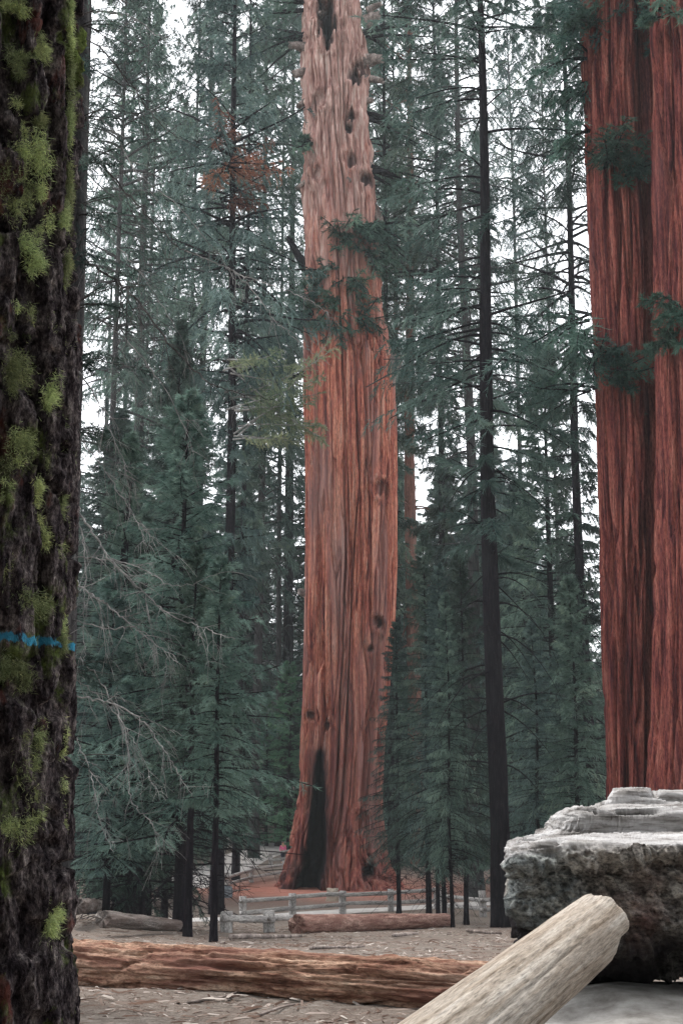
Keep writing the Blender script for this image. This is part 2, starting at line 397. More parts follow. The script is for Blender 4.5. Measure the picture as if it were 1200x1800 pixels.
duff = np.clip(duff * (0.5 + fbm(GX * 0.6, GY * 0.6, 0, 3, 77)), 0, 1)
me = npmesh('ground', np.stack([GX, GY, GZ], -1).reshape(-1, 3), grid_faces(len(gy), len(gx), False), True, {'duff': ('POINT', duff.ravel())}, M['ground'])
link('ground', me, kind='structure')

def ribbon(name, pts, width, seed):
    P = smooth_path([(p.x, p.y, 0) for p in pts], 60)
    T = np.gradient(P, axis=0); T /= np.linalg.norm(T, axis=1)[:, None]
    S = np.stack([T[:, 1], -T[:, 0], 0 * T[:, 0]], 1)
    k = np.linspace(-0.5, 0.5, 9)
    V = P[:, None] + S[:, None] * (k[None, :, None] * width * (1 + 0.12 * (vnoise(np.arange(60) * 0.2, 0, 0, seed)[:, None, None] - 0.5)))
    V[..., 2] = gz(V[..., 0], V[..., 1]) + 0.05 - 0.09 * (np.abs(k)[None] > 0.47)
    return link(name, npmesh(name, V.reshape(-1, 3), grid_faces(60, 9, False), True, None, M['path']), kind='structure')
ribbon('trail', [hit(300, 1562), hit(385, 1530), hit(430, 1508), hit(475, 1494), hit(530, 1480), hit(590, 1470)], 5.0, 3)
ribbon('footpath', [hit(200, 1616), hit(330, 1618), hit(450, 1615), hit(560, 1606), hit(700, 1598), hit(820, 1590), hit(960, 1580)], 2.6, 8)

# ------------------------------------------------------------------ giant trunks
def th_dense(nf, nb, a=-math.pi - 0.15, b=0.15):
    return np.concatenate([np.linspace(a, b, nf, endpoint=False), np.linspace(b, a + 2 * math.pi, nb, endpoint=False)])

def profile_trunk(rows, Y, z_extra, n_th, n_h, dispf, zbase):
    """rows: (py, left px, right px) of the silhouette; the trunk stands at depth Y"""
    zs = []; xc = []; rr = []
    for py, l, r in rows:
        a = at(l, py, Y); b = at(r, py, Y); zs.append(a.z); xc.append((a.x + b.x) / 2); rr.append((b.x - a.x) / 2)
    zs += [z_extra]; xc += [xc[-1]]; rr += [rr[-1] * 0.45]
    o = np.argsort(zs); zs = np.array(zs)[o]; xc = np.array(xc)[o]; rr = np.array(rr)[o]
    ztop = at(600, 0, Y).z
    nv = int(n_h * 0.86)
    H = np.concatenate([np.linspace(zbase, ztop + 1, nv), np.linspace(ztop + 1, z_extra, n_h - nv + 1)[1:]])
    ker = np.array([1, 2, 3, 2, 1]) / 9.0
    def sm(v):
        q = np.interp(H, zs, v); q = np.convolve(np.pad(q, 2, 'edge'), ker, 'valid'); return q
    XC = sm(xc); R = sm(rr)
    th = th_dense(int(n_th * 0.84), n_th - int(n_th * 0.84))
    TH, HH = np.meshgrid(th, H)
    return TH, HH, XC[:, None], R[:, None]

YS = 85.0
SEQ_ROWS = [(1572, 480, 700), (1560, 490, 694), (1535, 497, 684), (1500, 506, 674), (1450, 519, 668), (1400, 527, 667), (1300, 534, 672), (1200, 537, 680), (1100, 538, 688), (1000, 540, 692),
            (900, 540, 692), (800, 540, 692), (700, 537, 690), (645, 537, 689), (600, 539, 676), (560, 540, 671), (500, 540, 667), (400, 540, 659), (300, 536, 649), (200, 537, 641), (120, 533, 642),
            (100, 532, 640), (0, 536, 629), (-150, 542, 618)]
base_pt = Vector((at(585, 1555, YS).x, YS, 0)); base_pt.z = gz1(base_pt.x, YS)
seq = thing('giant_sequoia', base_pt, 'colossal red-barked giant sequoia with black fire scar, towering in the middle', 'tree')
TH, HH, XC, R = profile_trunk(SEQ_ROWS, YS, at(600, 0, YS).z + 24, 330, 520, None, base_pt.z - 0.6)
hb = HH - base_pt.z
cx, sy = np.cos(TH), np.sin(TH)
wx = 0.5 * (fbm(cx * 3, sy * 3, HH * 0.12, 3, 61) - 0.5)
u1, v1 = cx * R + wx, sy * R + wx
D1 = 0.34 * (ridge(u1 * 0.55, v1 * 0.55, HH * 0.018, 2, 3) - 0.62)
D2 = 0.20 * (ridge(u1 * 1.5, v1 * 1.5, HH * 0.05, 3, 13) - 0.62)
D3 = 0.10 * (ridge(u1 * 4.2, v1 * 4.2, HH * 0.14, 2, 23) - 0.6)
D4 = 0.05 * (fbm(u1 * 7, v1 * 7, HH * 0.9, 3, 29) - 0.5)
upper = sstep(at(600, 660, YS).z, at(600, 300, YS).z, HH)
D5 = upper * (1.25 * (fbm(cx * 2.6, sy * 2.6, HH * 0.4, 5, 33) - 0.5) + 0.35 * (ridge(cx * 5, sy * 5, HH * 0.5, 3, 34) - 0.6))
foot = np.exp(-np.clip(hb, 0, None) / 1.6)
D6 = foot * (0.9 * (vnoise(cx * 2.2 + 5, sy * 2.2, hb * 0.15, 44) - 0.45) + 0.22 * np.sin(TH * 9 + 1.0)) + np.exp(-np.clip(hb, 0, None) / 6) * 0.18 * (fbm(cx * 4, sy * 4, hb * 0.6, 3, 47) - 0.5)
gv = vnoise(u1 * 1.15, v1 * 1.15, HH * 0.03, 63) + 0.35 * (vnoise(u1 * 3, v1 * 3, HH * 0.09, 64) - 0.5)
gr = -0.60 * sstep(0.075, 0.0, np.abs(gv - 0.5)) * (1 - 0.5 * upper)
gv2 = vnoise(u1 * 2.6 + 9, v1 * 2.6, HH * 0.07, 65)
gr2 = -0.34 * sstep(0.08, 0.0, np.abs(gv2 - 0.5))
gv3 = vnoise(u1 * 5.2 + 3, v1 * 5.2, HH * 0.16, 66)
gr2 = gr2 - 0.24 * sstep(0.09, 0.0, np.abs(gv3 - 0.5))
RR = R + D1 * (1 - 0.5 * upper) + D2 + D3 + D4 + D5 + D6 + gr + gr2 + 0.10
X = XC + RR * cx - base_pt.x; Y = RR * sy; Z = hb.copy()
# the fire scar and the holes left by fallen limbs
front = (sy < 0).astype(float) * sstep(0.05, 0.4, -sy)
char = np.zeros_like(X)
def hz(py): return at(600, py, YS).z - base_pt.z
scar_l = np.interp(hb, [hz(1548), hz(1510), hz(1440), hz(1380), hz(1320), hz(1308)], [at(p, 1450, YS).x for p in (522, 536, 545, 551, 559, 563)])
scar_r = np.interp(hb, [hz(1548), hz(1510), hz(1440), hz(1380), hz(1320), hz(1308)], [at(p, 1450, YS).x for p in (566, 574, 574, 573, 567, 563)])
jag = 0.18 * (fbm(cx * 3, sy * 3, hb * 0.8, 3, 81) - 0.5)
xa = X + base_pt.x + jag
inside = sstep(-0.02, 0.32, np.minimum(xa - scar_l, scar_r - xa)) * front * (hb < hz(1306))
near_scar = sstep(-0.55, 0.15, np.minimum(xa - scar_l, scar_r - xa)) * front * sstep(hz(1300), hz(1330), hb)
Y = Y + 2.6 * inside * sstep(hz(1305), hz(1400), hb) + 0.8 * inside
char = np.maximum(char, np.clip(near_scar * 1.4 * fbm(cx * 9, sy * 9, hb * 1.2, 3, 91) + inside, 0, 1))
# the charred foot of the left root
lfoot = sstep(at(548, 1500, YS).x, at(520, 1500, YS).x, X + base_pt.x) * sstep(hz(1480), hz(1535), hb) * front
char = np.maximum(char, lfoot * 0.8 * sstep(0.3, 0.55, fbm(cx * 8, sy * 8, hb * 1.5, 3, 93)))
for (px, py, rad, dep, ch) in [(662, 872, 0.6, 0.4, 0.2), (664, 1100, 0.42, 0.7, 0.4), (648, 1146, 0.26, 0.6, 0.5), (576, 1276, 0.28, 0.6, 0.5),
                               (547, 1258, 0.24, 0.6, 0.5), (648, 1526, 0.55, 1.3, 0.9), (574, 44, 0.85, 1.7, 1), (579, 76, 0.8, 1.4, 1), (572, 66, 0.7, 1.2, 0.9), (580, 100, 0.5, 0.7, 0.8), (622, 152, 0.6, 0.8, 0.9), (636, 132, 0.55, 0.6, 0.7), (616, 226, 0.4, 0.7, 0.9), (613, 246, 0.35, 0.6, 0.9),
                               (630, 1440, 0.7, 0.35, 0.1), (617, 305, 0.5, 0.5, 0.6), (560, 200, 0.6, 0.4, 0.2), (640, 330, 0.6, 0.7, 0.8), (556, 330, 0.6, 0.4, 0.2)]:
    p = at(px, py, YS)
    d = np.hypot((X + base_pt.x - p.x), (hb - (p.z - base_pt.z)) * (0.62 if py < 320 else 0.85)) * (0.2 + 1.6 * fbm(cx * 11, sy * 11, hb * 0.9, 3, 55))
    k = sstep(rad, rad * 0.35, d) * (sy < -0.1)
    lip = np.exp(-((d - rad * 1.15) / (rad * 0.3)) ** 2) * (sy < -0.1)
    Y = Y + dep * k - 0.10 * lip * rad / 0.4
    char = np.maximum(char, k * ch)
V = np.stack([X, Y, Z], -1).reshape(-1, 3)
trunk_me = npmesh('sequoia_trunk', V, grid_faces(X.shape[0], X.shape[1], True), True, {'char': ('POINT', char.ravel())}, M['sequoia'])
# the upper bole is paler, greyer and stripped
seq_trunk = link('trunk', trunk_me, seq)

def add_upper_grey(mat, z0, z1, colour, amt=0.88):
    t = mat.node_tree; b = t.nodes['Principled BSDF']
    src = b.inputs['Base Color'].links[0].from_socket
    tc = N(t, 'ShaderNodeTexCoord'); sp = N(t, 'ShaderNodeSeparateXYZ'); t.links.new(tc.outputs['Object'], sp.inputs[0])
    mr = N(t, 'ShaderNodeMapRange'); mr.inputs[1].default_value = z0; mr.inputs[2].default_value = z1
    nn = noise(t, (1, 1, 0.25), 1.1, 5, 0.65)
    t.links.new(math_n(t, 'ADD', sp.outputs['Z'], math_n(t, 'MULTIPLY', math_n(t, 'SUBTRACT', nn, 0.5), (z1 - z0) * 2.2)), mr.inputs[0])
    ns = noise(t, (1, 1, 0.1), 3.5, 5, 0.6)
    gcol = ramp(t, ns, [(0.3, colour[0]), (0.5, colour[1]), (0.7, colour[2])])
    c = mix(t, math_n(t, 'MULTIPLY', mr.outputs[0], amt), src, gcol)
    mr3 = N(t, 'ShaderNodeMapRange'); mr3.inputs[1].default_value = 17.0; mr3.inputs[2].default_value = 2.0
    t.links.new(math_n(t, 'ADD', sp.outputs['Z'], math_n(t, 'MULTIPLY', math_n(t, 'SUBTRACT', nn, 0.5), 26.0)), mr3.inputs[0])
    c = mix(t, math_n(t, 'MULTIPLY', mr3.outputs[0], 0.55), c, ramp(t, ns, [(0.3, (0.06, 0.02, 0.024)), (0.55, (0.19, 0.075, 0.07)), (0.75, (0.30, 0.17, 0.155))]))
    c = mix(t, math_n(t, 'MULTIPLY', attr(t, 'char'), 0.95), c, (0.016, 0.014, 0.017))
    t.links.new(c, b.inputs['Base Color'])
add_upper_grey(M['sequoia'], hz(640), hz(260), ((0.13, 0.062, 0.055), (0.40, 0.255, 0.22), (0.60, 0.49, 0.43)))

def stub(parent, p0, p1, r0, r1, mat, seed, name='branch_stub', ns=14, nseg=10, splinter=0.5):
    """a broken limb with a splintered end, in the parent's coordinates"""
    P = smooth_path([p0, ((Vector(p0) + Vector(p1)) / 2 + Vector((0, 0, 0.05 * (Vector(p1) - Vector(p0)).length))), p1], nseg)
    R = np.linspace(r0, r1, nseg)
    Vv, Q, T = tube(P, R, ns)
    n = vnoise(Vv[:, 0] * 4, Vv[:, 1] * 4, Vv[:, 2] * 1.5, seed)
    axis = np.asarray(P[-1] - P[0]); L = np.linalg.norm(axis); axis = axis / L
    cen = np.repeat(P, ns, 0); body = Vv[:nseg * ns]
    body = cen + (body - cen) * (0.72 + 0.6 * n[:nseg * ns, None])
    rim = h3(np.arange(ns), np.zeros(ns), np.zeros(ns), seed) * splinter * L * 0.5
    body[-ns:] += axis * rim[:, None]
    Vv = np.vstack([body, Vv[nseg * ns:]])
    Vv[-1] -= axis * splinter * 0.25 * L
    return link(name, npmesh(name, Vv, [Q, T], True, None, mat), parent)

def local(parent, px, py, Y):
    return at(px, py, Y) - parent.location
r_at = lambda py: np.interp(-py, [-r[0] for r in SEQ_ROWS][::1], [(at(r[2], r[0], YS).x - at(r[1], r[0], YS).x) / 2 for r in SEQ_ROWS])
for k, (a, b, r0, r1, dy) in enumerate([((676, 690), (692, 634), 0.55, 0.32, -1.2), ((684, 680), (706, 632), 0.3, 0.10, -0.6), ((640, 40), (664, 28), 0.55, 0.35, -0.4), ((636, 110), (668, 104), 0.6, 0.3, -0.3),
                                       ((640, 140), (668, 142), 0.35, 0.2, -0.6), ((542, 85), (512, 80), 0.42, 0.24, -0.4), ((540, 128), (519, 130), 0.4, 0.3, -0.5), ((545, 585), (500, 572), 0.3, 0.12, -0.4),
                                       ((545, 655), (520, 664), 0.3, 0.2, -0.4), ((540, 1046), (527, 1040), 0.34, 0.26, -0.3), ((548, 500), (512, 428), 0.42, 0.2, -0.6), ((655, 365), (668, 392), 0.4, 0.25, -0.8),
                                       ((560, 30), (566, 22), 0.3, 0.15, -2.6), ((610, 330), (612, 318), 0.3, 0.2, -2.4), ((668, 1110), (690, 1128), 0.06, 0.02, -1.0), ((636, 180), (652, 176), 0.35, 0.2, -0.8), ((538, 180), (526, 186), 0.3, 0.18, -0.8), ((648, 290), (664, 300), 0.3, 0.14, -0.6), ((540, 320), (524, 330), 0.25, 0.12, -0.8), ((645, 20), (668, 8), 0.3, 0.15, -0.4)]):
    stub(seq, local(seq, a[0], a[1], YS + dy * 0.3), local(seq, b[0], b[1], YS + dy), r0, r1, M['stub'] if k not in (7, 8, 10) else M['dark_bark'], 100 + k)

# ------------------------------------------------------------------ foliage
def unit(v): return v / (np.linalg.norm(v, axis=-1, keepdims=True) + 1e-9)

def blades(rng, P, Dr, L, W, tint):
    """single thin triangles: base points P, directions Dr, lengths L, widths W"""
    n = len(P)
    up = rng.normal(size=(n, 3)); S = unit(np.cross(Dr, up)) * (W * 0.5)[:, None]
    V = np.empty((n, 3, 3)); V[:, 0] = P - S; V[:, 1] = P + S; V[:, 2] = P + Dr * L[:, None]
    return V.reshape(-1, 3), tint

def limb_foliage(rng, B, az, L, elev, droop, nbl, nk, bl, bw, start=0.25, lb=0.38, hang=0.25, up_tip=0.0, vs=0.34):
    """foliage for n limbs: B base points (n,3), az, L, elev, droop per limb; returns V, tint and the limb polylines"""
    n = len(B)
    hd = np.stack([np.cos(az), np.sin(az), 0 * az], 1)
    side = np.stack([-np.sin(az), np.cos(az), 0 * az], 1)
    bend = rng.normal(0, 0.18, n)
    def pos(s):
        return B[:, None] + L[:, None, None] * (s[..., None] * hd[:, None] + (bend[:, None] * s ** 2)[..., None] * side[:, None] +
               (elev[:, None] * s - droop[:, None] * s ** 2 + up_tip * s ** 3)[..., None] * np.array([0, 0, 1.0]))
    j = np.arange(nbl)
    s = start + (1 - start) * ((j[None] + rng.random((n, nbl))) / nbl)
    P = pos(s); Tn = unit(pos(s + 0.02) - P)
    sd = np.where((j[None] % 2 == 0), 1.0, -1.0) * np.ones((n, 1))
    Bv = unit(np.cross(Tn, np.array([0, 0, 1.0])))
    a = np.radians(rng.normal(52, 14, (n, nbl)))
    vert = rng.normal(-hang, vs, (n, nbl))
    Dj = unit(np.cos(a)[..., None] * Tn + (np.sin(a) * sd)[..., None] * Bv + vert[..., None] * np.array([0, 0, 1.0]))
    Lj = np.clip(lb * L[:, None] * (1.05 - 0.8 * s) * rng.uniform(0.55, 1.15, (n, nbl)), 0.5 * bl, None)
    lt = 0.75 * rng.random((n, 1)) ** 2.0 + 0.4 * rng.random((n, nbl)) ** 2.0
    u = (np.arange(nk)[None, None] + rng.random((n, nbl, nk))) / nk
    Q = P[:, :, None] + Dj[:, :, None] * (Lj[..., None] * u)[..., None]
    Q[..., 2] -= (hang * 0.5 + 0.1) * Lj[..., None] * u ** 2
    b = np.radians(rng.uniform(18, 62, (n, nbl, nk)))
    ph = rng.uniform(0, 2 * math.pi, (n, nbl, nk))
    E1 = unit(np.cross(Dj, np.array([0, 0, 1.0]))); E2 = np.cross(E1, Dj)
    Db = unit(np.cos(b)[..., None] * Dj[:, :, None] + (np.sin(b) * np.cos(ph))[..., None] * E1[:, :, None] + (np.sin(b) * np.sin(ph) * 0.6)[..., None] * E2[:, :, None])
    Db[..., 2] -= 0.12; Db = unit(Db)
    BL = bl * rng.uniform(0.6, 1.25, (n, nbl, nk)); BW = bw * rng.uniform(0.7, 1.3, (n, nbl, nk))
    tint = np.clip(0.75 * lt[..., None] * np.ones((1, 1, nk)) + 0.35 * rng.random((n, nbl, nk)) - 0.05 + 0.15 * (u - 0.5), 0, 1)  # random tints spread wide, putting lit tips and shaded depths into the colour
    Vb, tt = blades(rng, Q.reshape(-1, 3), Db.reshape(-1, 3), BL.ravel(), BW.ravel(), tint.ravel())
    S = np.broadcast_to(np.linspace(0, 1, 6)[None], (n, 6))
    return Vb, tt, pos(S)

def leaf_mesh(name, parts, mat):
    V = np.vstack([p[0] for p in parts]); t = np.concatenate([p[1] for p in parts])
    return npmesh(name, V, np.arange(len(V)).reshape(-1, 3), False, {'tint': ('FACE', t)}, mat)

def add_limbs(acc, polys, r0):
    for i in range(len(polys)):
        L = np.linalg.norm(polys[i][-1] - polys[i][0])
        r = min(r0, 0.012 * L + 0.006)
        V, Q, T = tube(polys[i], np.linspace(r, r * 0.25, len(polys[i])), 4, False); acc.add(V, Q, T)

def bole(acc, H, r0, seed, ns=14, nh=46, lean=0.0, flare=0.35, rough=0.10, sway=0.012):
    h = np.linspace(0, 1, nh) ** 1.3
    z = h * H
    R = r0 * (1 - h) ** 0.8 * (1 + flare * np.exp(-z / (r0 * 2.5))) + 0.008
    P = np.stack([sway * H * (vnoise(h * 3, 0, 0, seed) - vnoise(0, 0, 0, seed)) + lean * z, sway * H * (vnoise(h * 3, 5, 0, seed) - vnoise(0, 5, 0, seed)), z], 1)
    P[0, 2] = -0.4
    V, Q, T = tube(P, R, ns)
    cen = np.repeat(P, ns, 0); b = V[:nh * ns]
    k = 1 + rough * 2 * (vnoise(b[:, 0] / r0 * 3, b[:, 1] / r0 * 3, b[:, 2] / r0 * 0.25, seed) - 0.5)
    V[:nh * ns] = cen + (b - cen) * k[:, None]
    acc.add(V, Q, T)
    return lambda zz: np.stack([np.interp(zz, z, P[:, 0]), np.interp(zz, z, P[:, 1]), zz], -1)

def conifer(name, seed, H, cb, R, nlimb, nbl, nk, bl, bw, r0, mat_t, mat_l, shape='cone', elev=(0.1, 0.12), droop=(0.35, 0.12), start=0.2, lb=0.38, hang=0.25, dead=0, lean=0.0, azim=None, lo=0.35, up_tip=0.12, clump=0.47):
    rng = np.random.default_rng(seed)
    acc = Acc(); centre = bole(acc, H, r0, seed, lean=lean)
    if shape != 'cone': nlimb = int(nlimb * 1.75)
    u = (np.arange(nlimb) + rng.random(nlimb)) / nlimb
    u = u ** 0.9
    z = H * (cb + (1 - cb) * u) * 0.995
    if shape == 'cone': prof = (1 - u) ** 0.75 * (0.75 + 0.25 * sstep(0, 0.12, u))
    else: prof = np.minimum(1, (1 - u) * 2.2) ** 0.8 * (lo + (1 - lo) * sstep(0, 0.35, u))
    L = R * prof * rng.uniform(0.6, 1.15, nlimb) + 0.12
    if shape != 'cone': L *= 0.65 + 0.7 * vnoise(z / H * 22, 0, 0, seed + 3)
    az = np.arange(nlimb) * 2.399963 + rng.normal(0, 0.5, nlimb)
    if azim is not None: az = azim[0] + rng.normal(0, azim[1], nlimb)
    if shape != 'cone':
        keep = vnoise(np.cos(az) * 1.3 + 7, np.sin(az) * 1.3, z * 0.42, seed + 9) + 0.12 * rng.normal(size=nlimb) > clump
        u, z, L, az = u[keep], z[keep], L[keep], az[keep]; nlimb = len(u)
    el = rng.normal(elev[0], elev[1], nlimb) + 0.7 * u ** 3; dr = rng.normal(droop[0], droop[1], nlimb) * (1 - 0.6 * u)
    Vb, tt, polys = limb_foliage(rng, centre(z), az, L, el, dr, nbl, nk, bl, bw, start, lb, hang, up_tip)
    add_limbs(acc, polys, r0 * 0.3)
    if dead:
        zd = rng.uniform(min(0.12, cb * 0.4) * H, (cb * 1.15 + 0.03) * H, dead); azd = rng.uniform(0, 6.283, dead); Ld = R * rng.uniform(0.3, 0.9, dead)
        Bd = centre(zd); s = np.linspace(0, 1, 7)
        e = rng.normal(0.1, 0.25, dead); d2 = rng.uniform(0.3, 1.0, dead)
        for i in range(dead):
            bx = rng.normal(0, 0.3)
            hd = np.array([math.cos(azd[i]), math.sin(azd[i]), 0]); sdv = np.array([-hd[1], hd[0], 0])
            pl = Bd[i] + Ld[i] * (s[:, None] * hd + (bx * s ** 2)[:, None] * sdv + (e[i] * s - d2[i] * s ** 2)[:, None] * np.array([0, 0, 1.0]))
            V, Q, T = tube(pl, np.linspace(0.035, 0.006, 7) * max(0.5, r0 / 0.4), 4, False); acc.add(V, Q, T)
            for q in range(3):
                k = rng.integers(2, 6); dv = rng.normal(0, 1, 3); dv[2] -= 0.6; dv = dv / np.linalg.norm(dv)
                pp = pl[k] + np.linspace(0, 1, 4)[:, None] * dv * Ld[i] * 0.3
                V, Q, T = tube(pp, np.linspace(0.014, 0.004, 4), 3, False); acc.add(V, Q, T)
    return acc.mesh(name + '_trunk', mat_t), leaf_mesh(name + '_crown', [(Vb, tt)], mat_l)

# kinds of tree, built once each; every tree that stands in the wood is a copy of its kind
KIND = {}
def kind(k, n, **kw):
    KIND[k] = [(kw['H'],) + conifer(k + str(i), seed=kw.pop('seed', 1) + i * 7 if False else 1000 + 37 * len(KIND) + i * 7, **kw) for i in range(n)]
kind('tall', 2, H=52, cb=0.22, R=5.6, nlimb=170, nbl=19, nk=28, bl=0.34, bw=0.04, r0=0.5, mat_t=M['grey_bark'], mat_l=M['leaf'], shape='column', start=0.25, dead=40, hang=0.4, lb=0.42)
kind('tall_dark', 2, H=52, cb=0.28, R=5.2, nlimb=160, nbl=19, nk=28, bl=0.32, bw=0.036, r0=0.5, mat_t=M['dark_bark'], mat_l=M['leaf'], shape='column', start=0.25, dead=46, hang=0.4, lb=0.42)
kind('dense_tall', 1, H=52, cb=0.22, R=5.4, nlimb=190, nbl=19, nk=26, bl=0.34, bw=0.04, r0=0.5, mat_t=M['dark_bark'], mat_l=M['leaf'], shape='column', start=0.25, dead=40, hang=0.45, lb=0.42, clump=0.36)
kind('red_tall', 1, H=52, cb=0.40, R=5.0, nlimb=140, nbl=18, nk=26, bl=0.34, bw=0.045, r0=0.6, mat_t=M['red_bark'], mat_l=M['leaf_seq'], shape='column', start=0.3, dead=30, hang=0.4, lb=0.42)
kind('mid', 3, H=24, cb=0.06, R=4.2, nlimb=200, nbl=18, nk=22, bl=0.26, bw=0.034, r0=0.22, mat_t=M['dark_bark'], mat_l=M['leaf_soft'], shape='cone', droop=(0.45, 0.15), hang=0.45, dead=16, lb=0.42)
kind('young', 2, H=13, cb=0.17, R=2.7, nlimb=170, nbl=20, nk=26, bl=0.16, bw=0.014, r0=0.13, mat_t=M['dark_bark'], mat_l=M['leaf_soft'], shape='cone', droop=(0.35, 0.14), hang=0.35, dead=14, lb=0.4)
kind('young_high', 1, H=13, cb=0.34, R=2.0, nlimb=130, nbl=20, nk=26, bl=0.15, bw=0.013, r0=0.15, mat_t=M['dark_bark'], mat_l=M['leaf_soft'], shape='cone', droop=(0.35, 0.14), hang=0.35, dead=30, lb=0.4)
kind('lacy', 2, H=22, cb=0.17, R=3.0, nlimb=200, nbl=18, nk=22, bl=0.2, bw=0.018, r0=0.16, mat_t=M['dark_bark'], mat_l=M['leaf'], shape='cone', droop=(0.55, 0.15), hang=0.7, dead=30, lb=0.42)
kind('sapling', 2, H=10, cb=0.04, R=1.9, nlimb=120, nbl=14, nk=18, bl=0.17, bw=0.024, r0=0.09, mat_t=M['dark_bark'], mat_l=M['leaf_bright'], shape='cone', droop=(0.3, 0.1), hang=0.25)

rnd = random.Random(5); rl_ = random.Random(9)
def tree(kind_name, px, D, apex=None, H=None, wide=1.0, label=None, cat='tree', group=None, name='fir_tree', var=None, thick=None, rz=None, leaf=None):
    vs = KIND[kind_name]; v = vs[var % len(vs) if var is not None else rnd.randrange(len(vs))]
    X = at(px, 1500, D).x
    z = gz1(X, D) - 0.05
    if H is None: H = at(px, apex, D).z - z
    s = H / v[0]
    e = thing(name, (X, D, z), label, cat, group, rz if rz is not None else rnd.uniform(0, 6.28))
    e.scale = (s * wide, s * wide, s)
    t = link('trunk', v[1], e)
    if thick: t.scale = (thick / (s * wide), thick / (s * wide), 1)
    c = link('crown', v[2], e)
    lf = leaf or (rl_.choice(['leaf', 'leaf', 'leaf_soft', 'leaf_green']) if kind_name != 'sapling' else None)
    if lf and kind_name not in ('young', 'young_high', 'lacy'):
        c.material_slots[0].link = 'OBJECT'; c.material_slots[0].material = M[lf]
    return e

T_ = tree
# left of the great tree
T_('young', 318, 34, apex=690, wide=1.05, label='soft blue-green young fir, biggest of the thicket left of the great sequoia', name='young_fir', var=0)
T_('young_high', 333, 30, apex=960, wide=0.9, label='small fir on a thin black stem just right of the big young fir', name='young_fir', var=0)
T_('young_high', 378, 27, apex=980, wide=0.85, label='slim fir with grey stem whose foot is nearest the great sequoia, left thicket', name='young_fir', var=0)
T_('young', 262, 40, apex=980, wide=1.1, label='young fir between the thick dark trunks and the big young fir', name='young_fir', var=1)
T_('young', 190, 34, apex=1010, wide=1.1, label='young fir beside the mossy trunk, hanging over the thick dark trunks', name='young_fir', var=0)
T_('mid', 428, 122, apex=1090, wide=1.0, label='dusky fir behind the far side of the pale trail', name='young_fir', var=0)
T_('sapling', 507, 113, apex=1165, wide=1.15, label='bright green young fir beside the trail, touching the great sequoia', name='young_fir', var=0)
T_('sapling', 468, 119, apex=1230, wide=1.2, label='bright green sapling just left of the tallest bright sapling by the trail', name='young_fir', var=1)
T_('mid', 205, 41, apex=760, wide=0.85, thick=1.5, label='thick black fir trunk, left one of the pair near the mossy trunk', var=0)
T_('mid', 242, 37.5, apex=900, wide=0.8, thick=1.25, label='thick black fir trunk, right one of the pair near the mossy trunk', var=1)
T_('mid', 292, 48, apex=560, wide=0.6, label='dark fir stem standing behind the big young fir, left thicket', var=0)
t6 = T_('dense_tall', 382, 62, H=62, wide=0.56, thick=0.62, label='tall dark-stemmed fir with a patch of dead red needles', var=0, rz=2.2, leaf='leaf')
T_('tall', 215, 80, H=66, wide=0.5, thick=0.95, label='pale grey straight trunk rising high between mossy trunk and dead red needles', var=0)
T_('tall', 234, 95, H=80, wide=0.36, thick=0.45, label='thin stem close right of the pale grey straight trunk', var=1)
T_('tall_dark', 503, 126, H=104, wide=0.5, thick=1.15, label='dark straight stem immediately left of the great sequoia', var=0)
T_('tall', 488, 119, H=100, wide=0.4, thick=0.55, label='thin pale stem near the great sequoia, seen against sky at top', var=2)
T_('tall', 345, 112, H=100, wide=0.5, label='tall hazy fir behind the dead red needles', var=1)
T_('tall', 446, 108, H=100, wide=0.6, thick=0.8, label='tall full-crowned fir between dead red needles and great sequoia', var=2)
T_('mid', 292, 76, apex=600, wide=1.1, label='pointed mid-height fir above the big young fir', var=1)
T_('mid', 415, 127, apex=740, wide=1.1, label='mid-height fir behind the dark stem with dead needles', var=2)
T_('mid', 180, 70, apex=720, wide=1.1, label='mid-height fir peeping past the grey trunk behind the mossy one', var=0)
# right of the great tree
T_('dense_tall', 415, 90, H=86, wide=0.62, thick=0.5, label='dense dark-crowned fir overhanging the dead red needles', var=0, rz=1.1, leaf='leaf')
T_('tall', 165, 70, H=66, wide=0.6, thick=0.5, label='tall fir whose crown edges out from behind the mossy trunk', var=2, rz=0.3)
T_('dense_tall', 188, 100, H=92, wide=0.42, thick=0.5, label='dense tall fir between the mossy trunk and the pale grey straight trunk', var=0, rz=2.9)
T_('dense_tall', 318, 99, H=92, wide=0.36, thick=0.5, label='dense narrow tall fir standing left of the dead red needles', var=0, rz=4.4)
T_('tall', 285, 130, H=84, wide=0.4, thick=0.7, label='faint distant fir in the sky gap left of the dead red needles', var=1, rz=0.9)
T_('tall', 655, 118, H=106, wide=0.45, thick=0.8, label='distant tall fir directly behind the great sequoia', var=1, rz=4.0)
T_('tall', 930, 120, H=96, wide=0.4, thick=0.6, label='distant tall fir right of the black trunk, against the sky', var=0, rz=5.0)
dark = T_('tall_dark', 880, 48, H=50, wide=0.95, thick=0.76, label='tall almost black fir trunk with drooping bare twigs, right of the great sequoia', var=0, rz=0.4)
T_('tall', 834, 76, H=70, wide=0.6, thick=0.86, label='grey fir stem just left of the black trunk', var=1)
T_('red_tall', 733, 104, H=92, wide=0.55, thick=1.05, label='slender reddish trunk seen against sky beside the great sequoia', var=0)
T_('tall_dark', 703, 110, H=90, wide=0.42, thick=0.75, label='thin dark stem squeezed between the great sequoia and the slender reddish trunk', var=1)
T_('dense_tall', 782, 92, H=86, wide=0.6, thick=0.6, label='full-crowned tall fir filling the sky between great sequoia and black trunk', var=0, leaf='leaf_green')
T_('dense_tall', 688, 97, H=92, wide=0.62, thick=0.6, label='tall fir whose crown touches the right side of the great sequoia', var=0, leaf='leaf_green')
